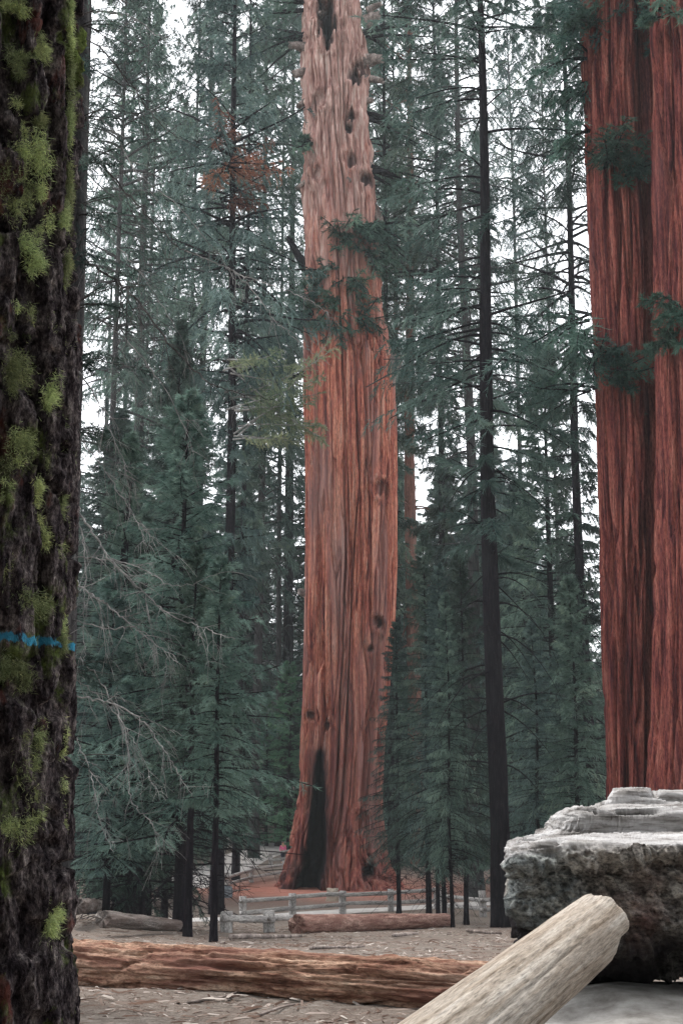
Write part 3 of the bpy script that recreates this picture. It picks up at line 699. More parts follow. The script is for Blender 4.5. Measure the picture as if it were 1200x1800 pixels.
T_('lacy', 752, 54, apex=930, wide=1.0, label='drooping grey-green fir hiding the right foot of the great sequoia', var=0)
T_('lacy', 768, 57, apex=1050, wide=0.9, label='second thin black stem of the clump by the fence, slightly set back', var=1)
T_('lacy', 779, 52.5, apex=990, wide=0.9, label='middle stem of the thin fir clump by the fence', var=1)
T_('lacy', 793, 48, apex=1040, wide=0.85, label='thin fir standing at the broken end of the far brown log', var=0)
T_('lacy', 817, 51, apex=960, wide=0.9, label='thin black fir stem nearest the black trunk, crossing the fence', var=1)
T_('lacy', 700, 62, apex=1090, wide=1.1, label='low drooping fir against the bark of the great sequoia', var=1)
T_('dense_tall', 1047, 64, H=62, wide=0.5, thick=0.6, label='dark stem close left of the right-hand sequoias', var=0, leaf='leaf')
T_('tall', 1000, 100, H=80, wide=0.42, thick=0.4, label='thin far stem left of the dark stem by the right-hand sequoias', var=2)
T_('mid', 985, 66, apex=600, wide=1.0, label='dark pointed fir spreading between black trunk and right-hand sequoias', var=0)
T_('mid', 930, 74, apex=840, wide=1.15, label='broad fir just right of the black trunk', var=1)
T_('mid', 1020, 58, apex=1010, wide=1.0, label='low fir at the foot of the right-hand sequoias', var=2)
T_('lacy', 950, 60, apex=1090, wide=1.2, label='thin-stemmed fir above the left end of the broken log', var=0)
T_('lacy', 992, 64, apex=1130, wide=1.2, label='thin-stemmed fir behind the bleached top of the broken log', var=1)
T_('mid', 905, 84, apex=1000, wide=1.1, label='fir whose crown shows right behind the black trunk', var=0)

# the wood behind: firs nothing tells apart
rw = random.Random(23)
def far_wood(n, kinds, Dr, hr, gaps, label, group, wide=(0.9, 1.25)):
    k = 0; tries = 0
    while k < n and tries < 4000:
        tries += 1
        D = rw.uniform(*Dr); px = rw.uniform(-60, 1260)
        if any(a < px < b for a, b in gaps): continue
        T_(rw.choice(kinds), px, D, H=rw.uniform(*hr), wide=rw.uniform(*wide), label=label, group=group, rz=rw.uniform(0, 6.28)); k += 1
far_wood(46, ['mid'], (98, 150), (15, 30), [(420, 640)], 'hazy mid-height fir in the dense wood behind the great sequoia', 'mid-height firs of the wood behind')
far_wood(52, ['mid'], (135, 200), (26, 46), [], 'far bluish fir closing the back of the wood', 'far firs at the back of the wood', (1.0, 1.5))
far_wood(9, ['tall', 'tall_dark'], (110, 150), (66, 96), [(225, 345), (485, 540), (700, 830), (880, 1045)], 'very tall hazy fir rising out of the far wood', 'very tall firs of the far wood', (0.5, 0.75))

for i in range(16):  # unseen firs, added behind the camera to dim the light on the fronts
    rad_ = 9 + 9 * ((i * 7) % 5) / 4
    aa2 = math.radians(190 + 160 * (i + 0.5) / 16)
    X, Y_ = rad_ * math.cos(aa2), rad_ * math.sin(aa2)
    v = KIND['tall'][i % 2]; e = thing('fir_tree', (X, Y_, gz1(X, Y_)), 'unseen tall fir of the wood, added behind the viewpoint to block sky light', 'tree', 'unseen firs added behind the viewpoint to block sky light', i * 1.7)
    link('trunk', v[1], e); link('crown', v[2], e); e.scale = (0.8, 0.8, 0.8)
for i in range(15):  # unseen lower ring, added to cut low sky light from behind the camera
    aa2 = math.radians(183 + 174 * (i + 0.5) / 15); rad_ = 13 + 5 * ((i * 3) % 4) / 3
    X, Y_ = rad_ * math.cos(aa2), rad_ * math.sin(aa2)
    v = KIND['mid'][i % 3]; e = thing('fir_tree', (X, Y_, gz1(X, Y_)), 'unseen mid-height fir of the wood, added behind the viewpoint to cut low sky light', 'tree', 'unseen mid-height firs added behind the viewpoint to cut low sky light', i * 1.3)
    link('trunk', v[1], e); link('crown', v[2], e); e.scale = (0.9, 0.9, 0.75)
# ------------------------------------------------------------------ the pair of sequoias at the right
def right_sequoia(rows, Y, label, seed, thick_h):
    bx = (at(rows[0][1], rows[0][0], Y).x + at(rows[0][2], rows[0][0], Y).x) / 2
    b = Vector((bx, Y, gz1(bx, Y)))
    e = thing('sequoia', b, label, 'tree')
    TH, HH, XC, R = profile_trunk(rows, Y, at(600, 0, Y).z + thick_h, 170, 290, None, b.z - 0.5)
    hb = HH - b.z; cx, sy = np.cos(TH), np.sin(TH)
    wx = 0.25 * (fbm(cx * 3, sy * 3, HH * 0.15, 3, seed) - 0.5)
    u, v = cx * R + wx, sy * R + wx
    RR = R + 0.16 * (ridge(u * 1.1, v * 1.1, HH * 0.03, 2, seed + 1) - 0.62) + 0.11 * (ridge(u * 3.2, v * 3.2, HH * 0.09, 3, seed + 2) - 0.6) + 0.05 * (ridge(u * 8, v * 8, HH * 0.3, 2, seed + 3) - 0.6)
    g1 = vnoise(u * 2.6, v * 2.6, HH * 0.06, seed + 8) + 0.3 * (vnoise(u * 6, v * 6, HH * 0.2, seed + 9) - 0.5); g2 = vnoise(u * 6, v * 6, HH * 0.16, seed + 10)
    g3 = vnoise(u * 11, v * 11, HH * 0.4, seed + 11)
    RR = RR - 0.32 * sstep(0.09, 0, np.abs(g1 - 0.5)) - 0.18 * sstep(0.10, 0, np.abs(g2 - 0.5)) - 0.06 * sstep(0.12, 0, np.abs(g3 - 0.5)) + 0.07
    if seed == 301:      # the deep fold on the side towards its neighbour
        RR = RR - 1.0 * np.exp(-((np.mod(TH + 1.06 + 0.10 * (vnoise(HH * 0.2, 0, 0, 5) - 0.5) + math.pi, 2 * math.pi) - math.pi) / 0.23) ** 2)
    RR = RR + 0.5 * np.exp(-np.clip(hb, 0, None) / 1.5) * (0.5 + 0.5 * np.sin(TH * 7 + seed))
    V = np.stack([XC + RR * cx - b.x, RR * sy, hb], -1).reshape(-1, 3)
    link('trunk', npmesh('sequoia_trunk_b', V, grid_faces(TH.shape[0], TH.shape[1], True), True, None, M['sequoia_dark']), e)
    return e
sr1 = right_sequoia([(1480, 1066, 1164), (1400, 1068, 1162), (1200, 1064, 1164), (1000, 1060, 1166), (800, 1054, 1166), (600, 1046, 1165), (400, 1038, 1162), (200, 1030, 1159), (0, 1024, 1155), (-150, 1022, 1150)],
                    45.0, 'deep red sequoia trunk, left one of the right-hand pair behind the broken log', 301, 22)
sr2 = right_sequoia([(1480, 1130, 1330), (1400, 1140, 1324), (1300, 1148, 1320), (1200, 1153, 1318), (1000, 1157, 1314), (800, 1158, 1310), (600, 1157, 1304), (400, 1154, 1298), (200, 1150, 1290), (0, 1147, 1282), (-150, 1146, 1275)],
                    42.0, 'red sequoia trunk cut by the right edge of the photograph', 331, 22)

def bough(parent, specs, seed, bl, bw, mat, wood, r=0.05, name='bough', nbl=20, nk=24, lb=0.4, hang=0.3):
    """leafy limbs as parts: each spec is (base point, azimuth deg, length, elevation, droop) in the parent's coordinates"""
    for i, (p, az, L, el, dr) in enumerate(specs):
        rng = np.random.default_rng(seed + i)
        ns = 5
        B = np.tile(np.array(p, float), (ns, 1)) + rng.normal(0, 0.04 * L, (ns, 3))
        azs = np.radians(az) + rng.normal(0, 0.4, ns); Ls = L * rng.uniform(0.45, 1.1, ns)
        Vb, tt, pl = limb_foliage(rng, B, azs, Ls, el + rng.normal(0, 0.3, ns), dr + rng.normal(0, 0.1, ns), nbl, nk, bl, bw, 0.25, lb, hang, 0.25, 0.75)
        acc = Acc()
        for q in pl:
            V, Q, T = tube(q, np.linspace(r, r * 0.2, len(q)), 5, False); acc.add(V, Q, T)
        b = link(name, acc.mesh(name, wood), parent)
        link('foliage', leaf_mesh('foliage', [(Vb, tt)], mat), b)
def L_(o, px, py, Y): return tuple(at(px, py, Y) - o.location)
bough(sr1, [(L_(sr1, 1085, 285, 44.7), 265, 2.6, 0.0, 0.3), (L_(sr1, 1062, 325, 44.9), 300, 2.0, 0.0, 0.2), (L_(sr1, 1120, 40, 44.7), 250, 2.6, 0.1, 0.5), (L_(sr1, 1060, 60, 45), 200, 2.6, 0.1, 0.6), (L_(sr1, 1150, 80, 44.7), 285, 2.0, 0.1, 0.5),
            (L_(sr1, 1050, 150, 45), 195, 2.2, 0.0, 0.8), (L_(sr1, 1050, 640, 45), 262, 2.4, -0.05, 0.35), (L_(sr1, 1040, 680, 45.2), 300, 2.4, 0, 0.3), (L_(sr1, 1100, -10, 44.7), 230, 3, 0.1, 0.6), (L_(sr1, 1060, 10, 45), 190, 3.2, 0.0, 0.6),
            (L_(sr1, 1055, 590, 45.2), 190, 2.4, 0, 0.6), (L_(sr1, 1080, -40, 44.2), 240, 3.4, 0, 0.8), (L_(sr1, 1130, -60, 44.2), 265, 3.4, 0, 0.9), (L_(sr1, 1040, 30, 44.6), 210, 3.0, 0.0, 0.7), (L_(sr1, 1040, 100, 44.6), 185, 2.8, 0.1, 0.9), (L_(sr1, 1035, 230, 44.6), 200, 2.0, 0.1, 0.9), (L_(sr1, 1060, 300, 44.0), 280, 2.6, 0.05, 0.4), (L_(sr1, 1095, 310, 43.8), 300, 2.4, 0.0, 0.4), (L_(sr1, 1045, 620, 44.4), 240, 2.6, 0.0, 0.6), (L_(sr1, 1070, 660, 43.9), 285, 2.2, 0.0, 0.5), (L_(sr1, 1030, 560, 44.6), 190, 3.0, 0.0, 0.7), (L_(sr1, 1030, 680, 44.6), 180, 3.0, 0.0, 0.5)], 700, 0.19, 0.028, M['leaf_seq'], M['dark_bark'], nbl=26, nk=26, lb=0.5)
bough(sr2, [(L_(sr2, 1195, 545, 41), 250, 1.7, 0.0, 0.5), (L_(sr2, 1185, 600, 41), 240, 1.2, 0.0, 0.4), (L_(sr2, 1165, 20, 41), 240, 2.2, 0, 0.6), (L_(sr2, 1185, -30, 41), 262, 2.6, 0, 0.7)], 760, 0.19, 0.028, M['leaf_seq'], M['dark_bark'], nbl=26, nk=26, lb=0.5)
# leafy limbs of the great tree: the tuft across its front, and limbs up the bole
sp = []
rs = random.Random(77)
for k in range(26):
    py = rs.uniform(395, 600); c_ = 585 if py > 470 else 605
    px = rs.gauss(c_, 26); px = min(max(px, 545), 645)
    sp.append((L_(seq, px, py, YS - 1.7), 270 + (px - 595) * 1.3 + rs.gauss(0, 22), rs.uniform(1.6, 3.0), rs.uniform(-0.1, 0.35), rs.uniform(0.4, 0.9)))
bough(seq, sp, 800, 0.30, 0.042, M['leaf_seq'], M['dark_bark'], 0.08, nbl=16, nk=18, lb=0.45, hang=0.35)
bough(seq, [(L_(seq, 650, 300, YS - 1), 10, 4.6, 0.0, 0.5), (L_(seq, 645, 200, YS), 20, 5.0, 0.1, 0.5), (L_(seq, 640, 60, YS), 0, 5.0, 0.1, 0.5), (L_(seq, 540, 60, YS), 185, 4.5, 0.1, 0.5), (L_(seq, 540, 10, YS), 170, 4.5, 0.1, 0.4),
            (L_(seq, 548, 255, YS - 1.8), 230, 2.0, 0.0, 0.5), (L_(seq, 660, 400, YS - 0.5), 350, 3.6, -0.5, 0.5)], 840, 0.34, 0.05, M['leaf_seq'], M['dark_bark'], 0.16, nbl=18, nk=18)
# a leafy branch tip and the dead red needles belong to the dark stem left of the great tree
def tl(o, px, py, Y):
    return tuple(o.matrix_world.inverted() @ at(px, py, Y))
bpy.context.view_layer.update()
def world_bough(o, specs, *a, **k):
    n0 = set(o.children); mw = o.matrix_world.copy()
    class PX: pass
    e = link('_tmp', None)
    bough(e, specs, *a, **k)
    for c in list(e.children):
        c.parent = o; c.matrix_parent_inverse = mw.inverted()
    bpy.data.objects.remove(e)
world_bough(t6, [(tuple(at(400, 690, 61)), 352, 5.6, -0.02, 0.3), (tuple(at(400, 650, 60)), 350, 5.2, 0.0, 0.25), (tuple(at(410, 720, 60)), 354, 5.0, 0.0, 0.35), (tuple(at(410, 760, 60)), 0, 4.6, 0.05, 0.3)], 900, 0.22, 0.03, M['leaf_olive'], M['twig'], 0.05, nbl=34, nk=22, lb=0.28, hang=0.15)
world_bough(t6, [(tuple(at(385, 300, 61.5)), 340, 3.4, 0.1, 0.5), (tuple(at(385, 240, 61)), 300, 2.0, 0.1, 0.4), (tuple(at(388, 350, 61)), 0, 2.6, 0.0, 0.4), (tuple(at(385, 330, 60.5)), 280, 2.0, 0.0, 0.3), (tuple(at(400, 290, 60)), 10, 3.0, 0.05, 0.2)],
            920, 0.22, 0.03, M['leaf_dead'], M['dark_bark'], 0.05, name='dead_bough', nbl=18, nk=18, lb=0.45, hang=0.6)

# ------------------------------------------------------------------ the mossy trunk close by
YM = 4.5
PAINT_LOCAL = at(100, 1122, YM - 0.28).z
mb = Vector((at(-78, 1500, YM).x, YM, 0)); mb.z = gz1(mb.x, YM)
PAINT_Z = PAINT_LOCAL - mb.z
M['mossy'] = mossy_mat()
mossy = thing('conifer_tree', mb, 'dark furrowed trunk with yellow-green lichen and blue paint line, closest at left', 'tree')
nth, nh = 280, 660
hm = np.concatenate([np.linspace(-0.3, 4.9, 610), np.linspace(4.9, 12, nh - 610 + 1)[1:]])
TH, HH = np.meshgrid(th_dense(236, 44, -2.3, 0.5), hm)
Rm = np.interp(HH, [-0.3, 0.3, 1.0, 2.2, 4.6, 12], [0.47, 0.43, 0.395, 0.355, 0.315, 0.27])
cx, sy = np.cos(TH), np.sin(TH)
wpx = 0.10 * (fbm(cx * 2.5, sy * 2.5, HH * 1.1, 3, 401) - 0.5)
u, v = cx * 0.4 + wpx, sy * 0.4 + wpx
r1 = ridge(u * 9.5, v * 9.5, HH * 0.9, 2, 402)
plate = sstep(0.38, 0.72, r1)
cr = ridge(u * 5, v * 5, HH * 5.5, 2, 409)
RRm = Rm + 0.085 * (plate - 0.7) - 0.045 * sstep(0.70, 0.86, cr) * plate + 0.045 * (ridge(u * 22, v * 22, HH * 5, 3, 404) - 0.6) + 0.03 * (fbm(u * 40, v * 40, HH * 22, 3, 405) - 0.5) + 0.05 * (fbm(cx * 1.5, sy * 1.5, HH * 0.7, 2, 407) - 0.5)
moss = np.clip(0.25 + 0.9 * np.clip(cx, 0, 1), 0, 1)
V = np.stack([RRm * cx - 0.013 * HH, RRm * sy, HH], -1).reshape(-1, 3)
V = V + np.random.default_rng(3).normal(0, 0.0016, V.shape)
link('trunk', npmesh('mossy_trunk', V, grid_faces(nh, nth, True), False, {'moss': ('POINT', moss.ravel())}, M['mossy']), mossy)
# tufts of lichen
def lichen(px, py, w_px, h_px, seed, n=420):
    rng = np.random.default_rng(seed)
    # point on the bark seen at this pixel
    best = None
    Y0 = YM - 0.36
    p = at(px, py, Y0)
    zr = p.z - mb.z; ln = -0.013 * zr
    dx = min(max((p.x - mb.x - ln), -0.36), 0.392)
    rr = np.interp(zr, [-0.3, 0.3, 1.0, 2.2, 4.6, 12], [0.47, 0.43, 0.395, 0.355, 0.315, 0.27])
    dx = min(dx, rr * 0.99)
    yy = -math.sqrt(max(rr * rr - dx * dx, 0.0))
    for it in range(3):
        p = at(px, py, YM + yy); dx = min(p.x - mb.x - ln, rr * 0.99); yy = -math.sqrt(max(rr * rr - dx * dx, 0.0)); zr = p.z - mb.z
    c = np.array([dx + ln, yy, zr]); nrm = np.array([dx, yy, 0]) / rr; tg = np.array([-nrm[1], nrm[0], 0])
    ws, hs_ = w_px / F * 4.2, h_px / F * 4.2
    nc_ = 5; ca = rng.normal(0, 0.26, nc_); cb_ = rng.normal(0, 0.28, nc_); ci = rng.integers(0, nc_, n); sg = rng.uniform(0.08, 0.22, nc_)
    a = ca[ci] + rng.normal(0, 1, n) * sg[ci]; b = cb_[ci] + rng.normal(0, 1, n) * sg[ci] * 1.3
    P = c + tg * (a * ws)[:, None] + np.array([0, 0, 1.0]) * (b * hs_)[:, None] + nrm * (0.004 + 0.02 * rng.random(n))[:, None]
    D = unit(nrm * 0.7 + tg * (a * 1.2)[:, None] + rng.normal(0, 0.5, (n, 3)) + np.array([0, 0, -0.55]))
    L = rng.uniform(0.008, 0.022, n) * (0.6 + min(1.0, w_px / 40))
    Vb, tt = blades(rng, P, D, L, rng.uniform(0.0012, 0.0024, n), rng.random(n))
    P2 = P + D * (L * 0.5)[:, None]; D2 = unit(D + rng.normal(0, 0.7, (n, 3)))
    V2, t2 = blades(rng, P2, D2, L * 0.7, rng.uniform(0.0015, 0.003, n), rng.random(n))
    link('lichen_tuft', leaf_mesh('lichen_tuft', [(Vb, tt), (V2, t2)], M['lichen']), mossy)
for k, (px, py, ww, hh) in enumerate([(120, 70, 22, 60), (124, 130, 22, 70), (122, 215, 22, 90), (118, 15, 22, 40), (72, 95, 30, 35), (35, 110, 40, 40), (20, 15, 40, 20), (70, 285, 55, 80), (15, 310, 50, 90), (60, 215, 26, 24), (122, 330, 20, 90),
                                      (48, 440, 40, 50), (118, 470, 24, 70), (110, 395, 24, 40), (121, 600, 28, 55), (22, 650, 40, 80), (90, 703, 40, 55), (30, 770, 40, 40), (48, 790, 20, 20), (118, 930, 22, 70), (85, 960, 36, 40), (40, 1060, 45, 50),
                                      (10, 1010, 22, 40), (128, 1085, 16, 50), (112, 1130, 20, 40), (38, 1175, 50, 30), (2, 1180, 20, 40), (40, 1330, 45, 70), (40, 1440, 60, 60), (135, 1410, 18, 50), (138, 1450, 14, 40), (60, 1390, 26, 40),
                                      (76, 1575, 14, 20), (96, 1620, 40, 40), (125, 1300, 18, 50), (30, 1290, 30, 30), (127, 770, 14, 60), (128, 860, 14, 60), (60, 860, 26, 30)]):
    lichen(px, py, ww, hh, 5000 + k, n=int(240 + 17 * (ww * hh) ** 0.5))
rlc = random.Random(8)
for k in range(34):
    lichen(rlc.uniform(0, 128), rlc.uniform(0, 1500) * rlc.uniform(0.5, 1), rlc.uniform(10, 26), rlc.uniform(14, 50), 5200 + k, n=rlc.randrange(70, 220))

# ------------------------------------------------------------------ grey trunk behind it, with bare branches
YB = 9.2
gb = Vector((at(66, 1600, YB).x, YB, 0)); gb.z = gz1(gb.x, YB)
grey = thing('fir_tree', gb, 'grey fir trunk half hidden behind the mossy trunk, with long bare dead branches', 'tree')
tp = at(118, 0, YB) - gb
nh, nth = 260, 90
h = np.linspace(-0.3, 13.0, nh); TH, HH = np.meshgrid(np.arange(nth) * 2 * math.pi / nth, h)
Rg = np.interp(HH, [-0.3, 0, 1, 7, 13], [0.30, 0.26, 0.225, 0.20, 0.15])
cx, sy = np.cos(TH), np.sin(TH)
Rg = Rg + 0.02 * (ridge(cx * 3, sy * 3, HH * 1.2, 3, 451) - 0.6) + 0.012 * (fbm(cx * 9, sy * 9, HH * 6, 3, 452) - 0.5)
cxx = tp.x * HH / tp.z
link('trunk', npmesh('grey_trunk', np.stack([cxx + Rg * cx, Rg * sy, HH], -1).reshape(-1, 3), grid_faces(nh, nth, True), True, None, M['grey_bark']), grey)

def bare_branch(parent, pix, Y0, Y1, r0, seed, twigs=10, tl_=0.5):
    rng = np.random.default_rng(seed)
    n = len(pix)
    pts = [np.array(at(p[0], p[1], Y0 + (Y1 - Y0) * i / (n - 1))) - np.array(parent.location) for i, p in enumerate(pix)]
    m = 10 * (n - 1) + 1
    P = smooth_path(pts, m); Lt = np.linalg.norm(P[-1] - P[0])
    P[1:-1] += rng.normal(0, 0.006, (m - 2, 3))
    acc = Acc()
    V, Q, T = tube(P, r0 * np.linspace(1, 0.22, m), 6); acc.add(V, Q, T)
    for q in range(twigs):
        k = int(rng.uniform(0.15, 0.98) * (m - 1))
        tan = P[min(k + 1, m - 1)] - P[max(k - 1, 0)]; tan = tan / (np.linalg.norm(tan) + 1e-9)
        sd = np.cross(tan, rng.normal(0, 1, 3)); sd /= np.linalg.norm(sd) + 1e-9
        d = tan * rng.uniform(0.4, 1.0) + sd * rng.uniform(0.5, 0.9) + np.array([0, -0.1, -0.25]); d /= np.linalg.norm(d)
        L = tl_ * rng.uniform(0.3, 1.1) * (1.1 - 0.6 * k / m); s = np.linspace(0, 1, 7)
        cv = np.cross(d, rng.normal(0, 1, 3))
        tw = P[k] + L * (s[:, None] * d + 0.22 * (s ** 2)[:, None] * cv) + np.array([0, 0, -0.12]) * L * (s ** 2)[:, None]
        r1 = max(0.0016, r0 * (0.42 - 0.25 * k / m))
        V, Q, T = tube(tw, r1 * np.linspace(1, 0.35, 7), 4); acc.add(V, Q, T)
        for w_ in range(rng.integers(1, 5)):
            kk = rng.integers(2, 6); d3 = d + rng.normal(0, 0.6, 3); d3 /= np.linalg.norm(d3); L3 = L * rng.uniform(0.2, 0.5)
            V, Q, T = tube(tw[kk] + L3 * np.linspace(0, 1, 4)[:, None] * d3 + np.array([0, 0, -0.05]) * np.linspace(0, 1, 4)[:, None] ** 2, max(0.0011, r1 * 0.5), 3, False); acc.add(V, Q, T)
    link('branch', acc.mesh('branch', M['twig_dark'] if seed < 604 else M['twig']), parent)
M['twig_dark'] = fibre_mat('dark_dead_twig', [(0.3, (0.03, 0.028, 0.028)), (0.6, (0.075, 0.07, 0.068)), (0.8, (0.18, 0.17, 0.16))], (0.14, 0.14, 0.13), 'z', 4, 2.5, 0.9, 0, 0, 0.7, (0.5, 0.6), along=1.0)
for k, (pix, Y1, r0, tw, tlen) in enumerate([
        ([(125, 440), (200, 490), (250, 540), (330, 640), (390, 682), (480, 702)], 8.0, 0.0125, 18, 0.55),
        ([(120, 60), (170, 80), (230, 150), (290, 225), (350, 262)], 8.4, 0.009, 12, 0.5),
        ([(120, 90), (150, 112), (215, 150), (265, 180), (300, 200)], 8.8, 0.008, 8, 0.4),
        ([(120, 240), (170, 282), (230, 345), (290, 412), (325, 440), (400, 446)], 8.2, 0.010, 14, 0.5),
        ([(325, 440), (380, 462), (430, 486), (500, 510), (550, 530), (605, 580)], 8.0, 0.006, 8, 0.35),
        ([(400, 470), (440, 505), (480, 560), (525, 602), (582, 642)], 8.0, 0.005, 6, 0.3),
        ([(130, 300), (180, 400), (240, 470), (300, 560), (340, 640)], 8.6, 0.006, 12, 0.5),
        ([(120, 880), (160, 930), (190, 978), (240, 1030), (300, 1080), (360, 1105), (412, 1125)], 8.2, 0.010, 16, 0.5),
        ([(120, 1010), (160, 1045), (200, 1072), (260, 1122), (312, 1165)], 8.4, 0.009, 14, 0.5),
        ([(120, 1222), (160, 1228), (220, 1246), (270, 1290), (310, 1352), (337, 1400)], 8.2, 0.008, 10, 0.4),
        ([(135, 900), (148, 960), (150, 1030), (147, 1100), (150, 1160)], 8.7, 0.007, 8, 0.5),
        ([(130, 980), (200, 985), (260, 1005), (310, 1030), (400, 1005)], 8.0, 0.006, 10, 0.4),
        ([(130, 1090), (190, 1105), (240, 1105), (290, 1150), (290, 1200)], 8.5, 0.006, 12, 0.45),
        ([(130, 640), (170, 700), (200, 770), (225, 830)], 8.7, 0.008, 14, 0.6),
        ([(130, 760), (180, 820), (230, 900), (260, 960)], 8.4, 0.006, 14, 0.6),
        ([(130, 1150), (180, 1200), (220, 1290), (230, 1400), (265, 1445), (282, 1500)], 8.2, 0.007, 12, 0.45),
        ([(130, 1290), (160, 1360), (175, 1440), (200, 1500)], 8.4, 0.006, 10, 0.4),
        ([(130, 1190), (200, 1250), (250, 1330), (270, 1400)], 8.6, 0.005, 12, 0.45),
        ([(130, 530), (200, 580), (260, 640), (320, 740), (340, 800)], 8.4, 0.006, 14, 0.55),
        ([(140, 180), (200, 230), (240, 300), (330, 380), (400, 470), (440, 540)], 8.2, 0.006, 10, 0.5),
        ([(160, 20), (235, 30), (272, 60), (325, 78)], 8.5, 0.008, 8, 0.4)]):
    bare_branch(grey, pix, YB - 0.1, Y1, r0 * 0.9, 600 + k, int(tw * 1.6), tlen)

gsp = []
for k, (px, py, az, L) in enumerate([(140, 40, 340, 0.7), (140, 130, 300, 0.6), (138, 210, 350, 0.7), (136, 290, 310, 0.6), (135, 370, 345, 0.7), (132, 450, 300, 0.6), (130, 540, 340, 0.6), (128, 640, 320, 0.6), (126, 760, 345, 0.5), (120, 1180, 330, 0.45), (120, 1330, 345, 0.5)]):
    gsp.append((tuple(at(px, py, YB - 0.15) - grey.location), az, L, 0.15, 0.6))
bough(grey, gsp, 950, 0.045, 0.0045, M['leaf'], M['twig_dark'], 0.006, name='leafy_twig', nbl=16, nk=20, lb=0.4, hang=0.3)

# ------------------------------------------------------------------ logs
def log(name, p0, p1, r0, r1, mat, label, seed, nth=96, nl=220, rough=0.12, fib=0.10, ragged=0.25, cat='log', bend=0.0, knots=0, fine=0.0, crack=None, facet=False):
    p0, p1 = Vector(p0), Vector(p1); ax = p1 - p0; L = ax.length
    o = bpy.data.objects.new(name, None)
    q = ax.to_track_quat('X', 'Z')
    s = np.linspace(0, 1, nl); TH, S = np.meshgrid(np.arange(nth) * 2 * math.pi / nth, s)
    R = r0 + (r1 - r0) * S
    c, si = np.cos(TH), np.sin(TH)
    x = S * L
    wv = 0.15 * (fbm(c * 2, si * 2, x * 0.8, 3, seed) - 0.5)
    d = rough * (fbm(c * 1.6, si * 1.6, x / r0 * 0.25, 3, seed + 1) - 0.5) * 2
    d = d + fib * (ridge(c * 4 + wv * 4, si * 4 + wv * 4, x / r0 * 0.16, 3, seed + 2) - 0.6) + fib * 0.5 * (fbm(c * 10, si * 10, x / r0 * 0.5, 3, seed + 4) - 0.5)
    if fine: d = d + fine * (ridge(c * 9 + wv * 9, si * 9 + wv * 9, x / r0 * 0.55, 3, seed + 15) - 0.6) - fine * 0.8 * sstep(0.08, 0, np.abs(vnoise(c * 5, si * 5, x / r0 * 0.22, seed + 16) - 0.5))
    if crack is not None:
        dth = np.mod(TH - crack - 0.25 * (fbm(x * 1.2, 0, 0, 3, seed + 17) - 0.5) + math.pi, 2 * math.pi) - math.pi
        d = d - 0.07 * np.exp(-(dth / 0.022) ** 2) * sstep(0.10, 0.2, S)
        ch_ = np.exp(-((np.mod(TH - crack + 1.15 + math.pi, 2 * math.pi) - math.pi) / 0.35) ** 2) * sstep(0.045, 0.02, S); d = d - 0.5 * ch_
    for q_ in range(knots):
        kx, kt = L * h3(np.array([q_]), np.array([1]), np.array([2]), seed)[0], 6.28 * h3(np.array([q_]), np.array([5]), np.array([2]), seed)[0]
        dd = np.hypot(x - kx, R * (np.mod(TH - kt + math.pi, 2 * math.pi) - math.pi)); d = d + 0.25 * np.exp(-(dd / (0.35 * r0)) ** 2)
    RR = R * (1 + d)
    end = ragged * r0 * 2 * (fbm(c * 3, si * 3, 0.5, 3, seed + 7) - 0.5)
    x = x + np.where(S < 0.02, end * (1 - S / 0.02), 0) + np.where(S > 0.98, end * (S - 0.98) / 0.02, 0)
    by = bend * np.sin(S * math.pi)
    V = np.stack([x, RR * c, RR * si + by], -1).reshape(-1, 3)
    Q = [grid_faces(nl, nth, True)]
    # end faces, slightly dished, with rings of vertices
    for e, row in ((0, 0), (1, nl - 1)):
        base = V[row * nth:(row + 1) * nth]; cen = base.mean(0)
        prev = np.arange(row * nth, (row + 1) * nth)
        for f in (0.8, 0.5, 0.2):
            ring = cen + (base - cen) * f; ring[:, 0] += (0.12 * r0 * (vnoise(ring[:, 1] / r0 * 4, ring[:, 2] / r0 * 4, e, seed + 11) - 0.3)) * (1 if e == 0 else -1) * (1 - f)
            st = len(V); V = np.vstack([V, ring]); cur = np.arange(st, st + nth); a = np.roll(prev, -1); b = np.roll(cur, -1)
            Q.append(np.stack([a, prev, cur, b], 1) if e == 0 else np.stack([prev, a, b, cur], 1)); prev = cur
        st = len(V); V = np.vstack([V, cen]); a = np.roll(prev, -1)
        Q.append(np.stack([a, prev, np.full(nth, st)], 1) if e == 0 else np.stack([prev, a, np.full(nth, st)], 1))
    o = link(name, npmesh(name, V, Q, not facet, None, mat), None, p0, label, cat)
    o.rotation_mode = 'QUATERNION'; o.rotation_quaternion = q
    return o
def on_ground(px, py, r, sink=0.12):
    p = hit(px, py); p.z += r * (1 - sink); return p
near_l = hit(168, 1732); near_r = hit(800, 1786)
dn = (near_r - near_l).normalized()
pl, pr = near_l - dn * 0.7, near_r + dn * 0.9
rl, rr_ = 0.185, 0.168
pl.y += 0.16; pr.y += 0.16
_s = np.linspace(0, 1, 30); _g = gz(pl.x + (pr.x - pl.x) * _s, pl.y + (pr.y - pl.y) * _s); _k = np.polyfit(_s, _g, 1)
pl.z = _k[1] + rl * 0.86 - 0.02; pr.z = _k[0] + _k[1] + rr_ * 0.86 - 0.02
log('fallen_log', pl, pr, rl, rr_, M['brown_log'], 'long orange-brown stripped log lying across the clearing in front', 21, 120, 360, 0.12, 0.42, 0.5, fine=0.3, facet=True)
a = on_ground(522, 1641, 0.27); b = on_ground(785, 1629, 0.26)
log('fallen_log', a, b, 0.27, 0.25, M['pink_log'], 'smaller brown log lying along the fence before the great sequoia', 22, 64, 160, 0.14, 0.12, 0.8)
a = on_ground(135, 1636, 0.3); b = on_ground(236, 1604, 0.22)
